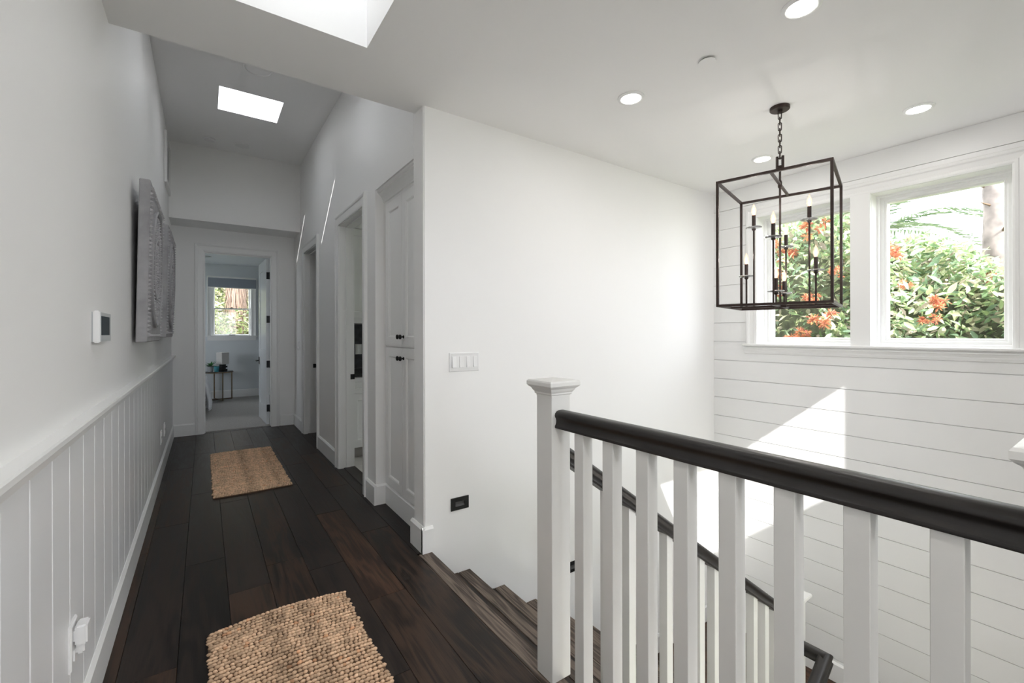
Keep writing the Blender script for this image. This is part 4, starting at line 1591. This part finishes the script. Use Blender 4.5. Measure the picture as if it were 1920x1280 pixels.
def frond(root, base, dirv, L, droop, seed, wl=.34):
    rr = random.Random(seed)
    V, Fc, C = [], [], []
    d = dirv.normalized()
    side = d.cross(Vector((0, 0, 1))).normalized()
    n = 30
    for i in range(n):
        s_ = .12 + .88 * i / n
        p = base + d * (L * s_) + Vector((0, 0, -droop * s_ * s_ * L))
        for sg in (-1, 1):
            q = p + side * sg * wl * (1 - .5 * s_) * rr.uniform(.8, 1.1) + d * .16 + Vector((0, 0, -.10 * rr.uniform(.3, 1.5)))
            w = d * .017
            b = len(V)
            V += [p - w, p + w, q]
            Fc.append([b, b + 1, b + 2])
            c = rr.choice([(.13, .18, .10), (.17, .22, .13), (.10, .15, .09)])
            C += [c] * 3
    g = G()
    g.v, g.f, g.mi, g.cols = V, Fc, [0] * len(Fc), C
    g.build("frond", FROND, root)


palm = tag(empty("palm_tree", (8.2, 2.6, -3.2)), "feathery palm with arching fronds behind the shrubs under the white sky", "tree")
G().tube([(8.2, 2.6, -3.2), (8.25, 2.55, 0), (8.2, 2.35, 2.62)], [.16, .13, .12], 10).build("trunk", STEM, palm, smooth=True)
for k in range(13):
    a = 2 * math.pi * k / 13 + .2
    frond(palm, Vector((8.2, 2.35, 2.62)), Vector((math.cos(a) * .9, math.sin(a), .5 + .3 * math.sin(k * 2.1))), 1.5, .55, 50 + k)
trunk = tag(empty("tree_trunk", (6.6, .89, -3.2)), "bare grey mottled trunk at the top right of the right window", "tree")
TB = mat("mottled_bark", (.20, .17, .155), .9, bump=.8, bscale=18, var=.45, vscale=7)
pr = []
rr = random.Random(4)
zz = -3.2
while zz < 6:
    pr.append((.125 + rr.uniform(-.006, .01), zz))
    zz += .16
G().lathe(6.6, .865, pr, 14).build("trunk", TB, trunk, smooth=True)
for zz, a in ((2.42, 2.6), (2.62, 2.2), (2.15, 3.4)):
    G().tube([(6.6 + .1 * math.cos(a), .865 + .1 * math.sin(a), zz), (6.6 + .22 * math.cos(a), .865 + .22 * math.sin(a), zz + .03)], [.014, .006], 6).build("stub", STEM, trunk)

# garden outside the bedroom window
PAL2 = [tuple(c * .62 for c in q) for q in [(.45, .55, .20), (.55, .62, .28), (.36, .46, .18), (.62, .60, .34), (.50, .44, .30), (.30, .42, .20), (.66, .62, .48)]]


def bank_surf(x0, x1, y0, z0, z1):
    def f(rr):
        x, z = rr.uniform(x0, x1), rr.uniform(z0, z1)
        y = y0 - (.75 if z < 1.72 + .1 * math.sin(x * 9) else -.15) + .25 * math.sin(x * 4 + z * 3) + .2 * math.sin(x * 9 - z * 5) + rr.random() ** 1.5 * .9 + max(0, z - 1.4) * .5
        return Vector((x, y, z)), Vector((rr.uniform(-.4, .3), -1, rr.uniform(0, .6))).normalized()
    return f


def bank_core():
    g = G()
    vs, fs = [], []
    n = 16
    for i in range(n + 1):
        x = -2.6 + 6.4 * i / n
        for (z, y) in ((-3.2, 12.9), (1.5, 12.9), (3.3, 13.8), (3.3, 14.2), (-3.2, 14.2)):
            vs.append((x, y + .15 * math.sin(x * 5 + z), z))
    for i in range(n):
        for k in range(4):
            a = i * 5 + k
            fs.append((a, a + 1, a + 6, a + 5))
    return g.add(vs, fs)


shrub("garden_hedge", "sunlit yellow-green shrubbery outside the bedroom window", bank_surf(-.7, 2.1, 11.9, .4, 2.9), 7000, 60, 0, 31, None, PAL2, leafL=(.09, .15), core=((.5, 12.5, -3.2), bank_core))
ptr = tag(empty("shaggy_palm_trunk", (.60, 11.75, -3.2)), "shaggy brown palm trunk outside the bedroom window", "tree")
G().lathe(.60, 11.75, [(.15, -3.2), (.14, 1.0), (.15, 1.72), (.19, 1.95), (.19, 3.6)], 14).build("trunk", mat("palm_fibre", (.22, .155, .12), .95, bump=.6, bscale=30, var=.35, vscale=16), ptr, smooth=True)
rr = random.Random(9)
V, Fc, C = [], [], []
for k in range(420):
    a = rr.uniform(0, 2 * math.pi)
    z0 = rr.uniform(1.75, 3.3)
    L_ = rr.uniform(.25, .55)
    r0 = .19
    p = Vector((.60 + r0 * math.cos(a), 11.75 + r0 * math.sin(a), z0))
    q = p + Vector((.07 * math.cos(a), .07 * math.sin(a), -L_))
    sd = Vector((-math.sin(a), math.cos(a), 0)) * .012
    b = len(V)
    V += [p - sd, p + sd, q]
    Fc.append([b, b + 1, b + 2])
    t_ = rr.uniform(.7, 1.25)
    C += [(.24 * t_, .17 * t_, .13 * t_)] * 3
g = G()
g.v, g.f, g.mi, g.cols = V, Fc, [0] * len(Fc), C
o = g.build("dead_fronds", FROND, ptr)
o["kind"] = "stuff"
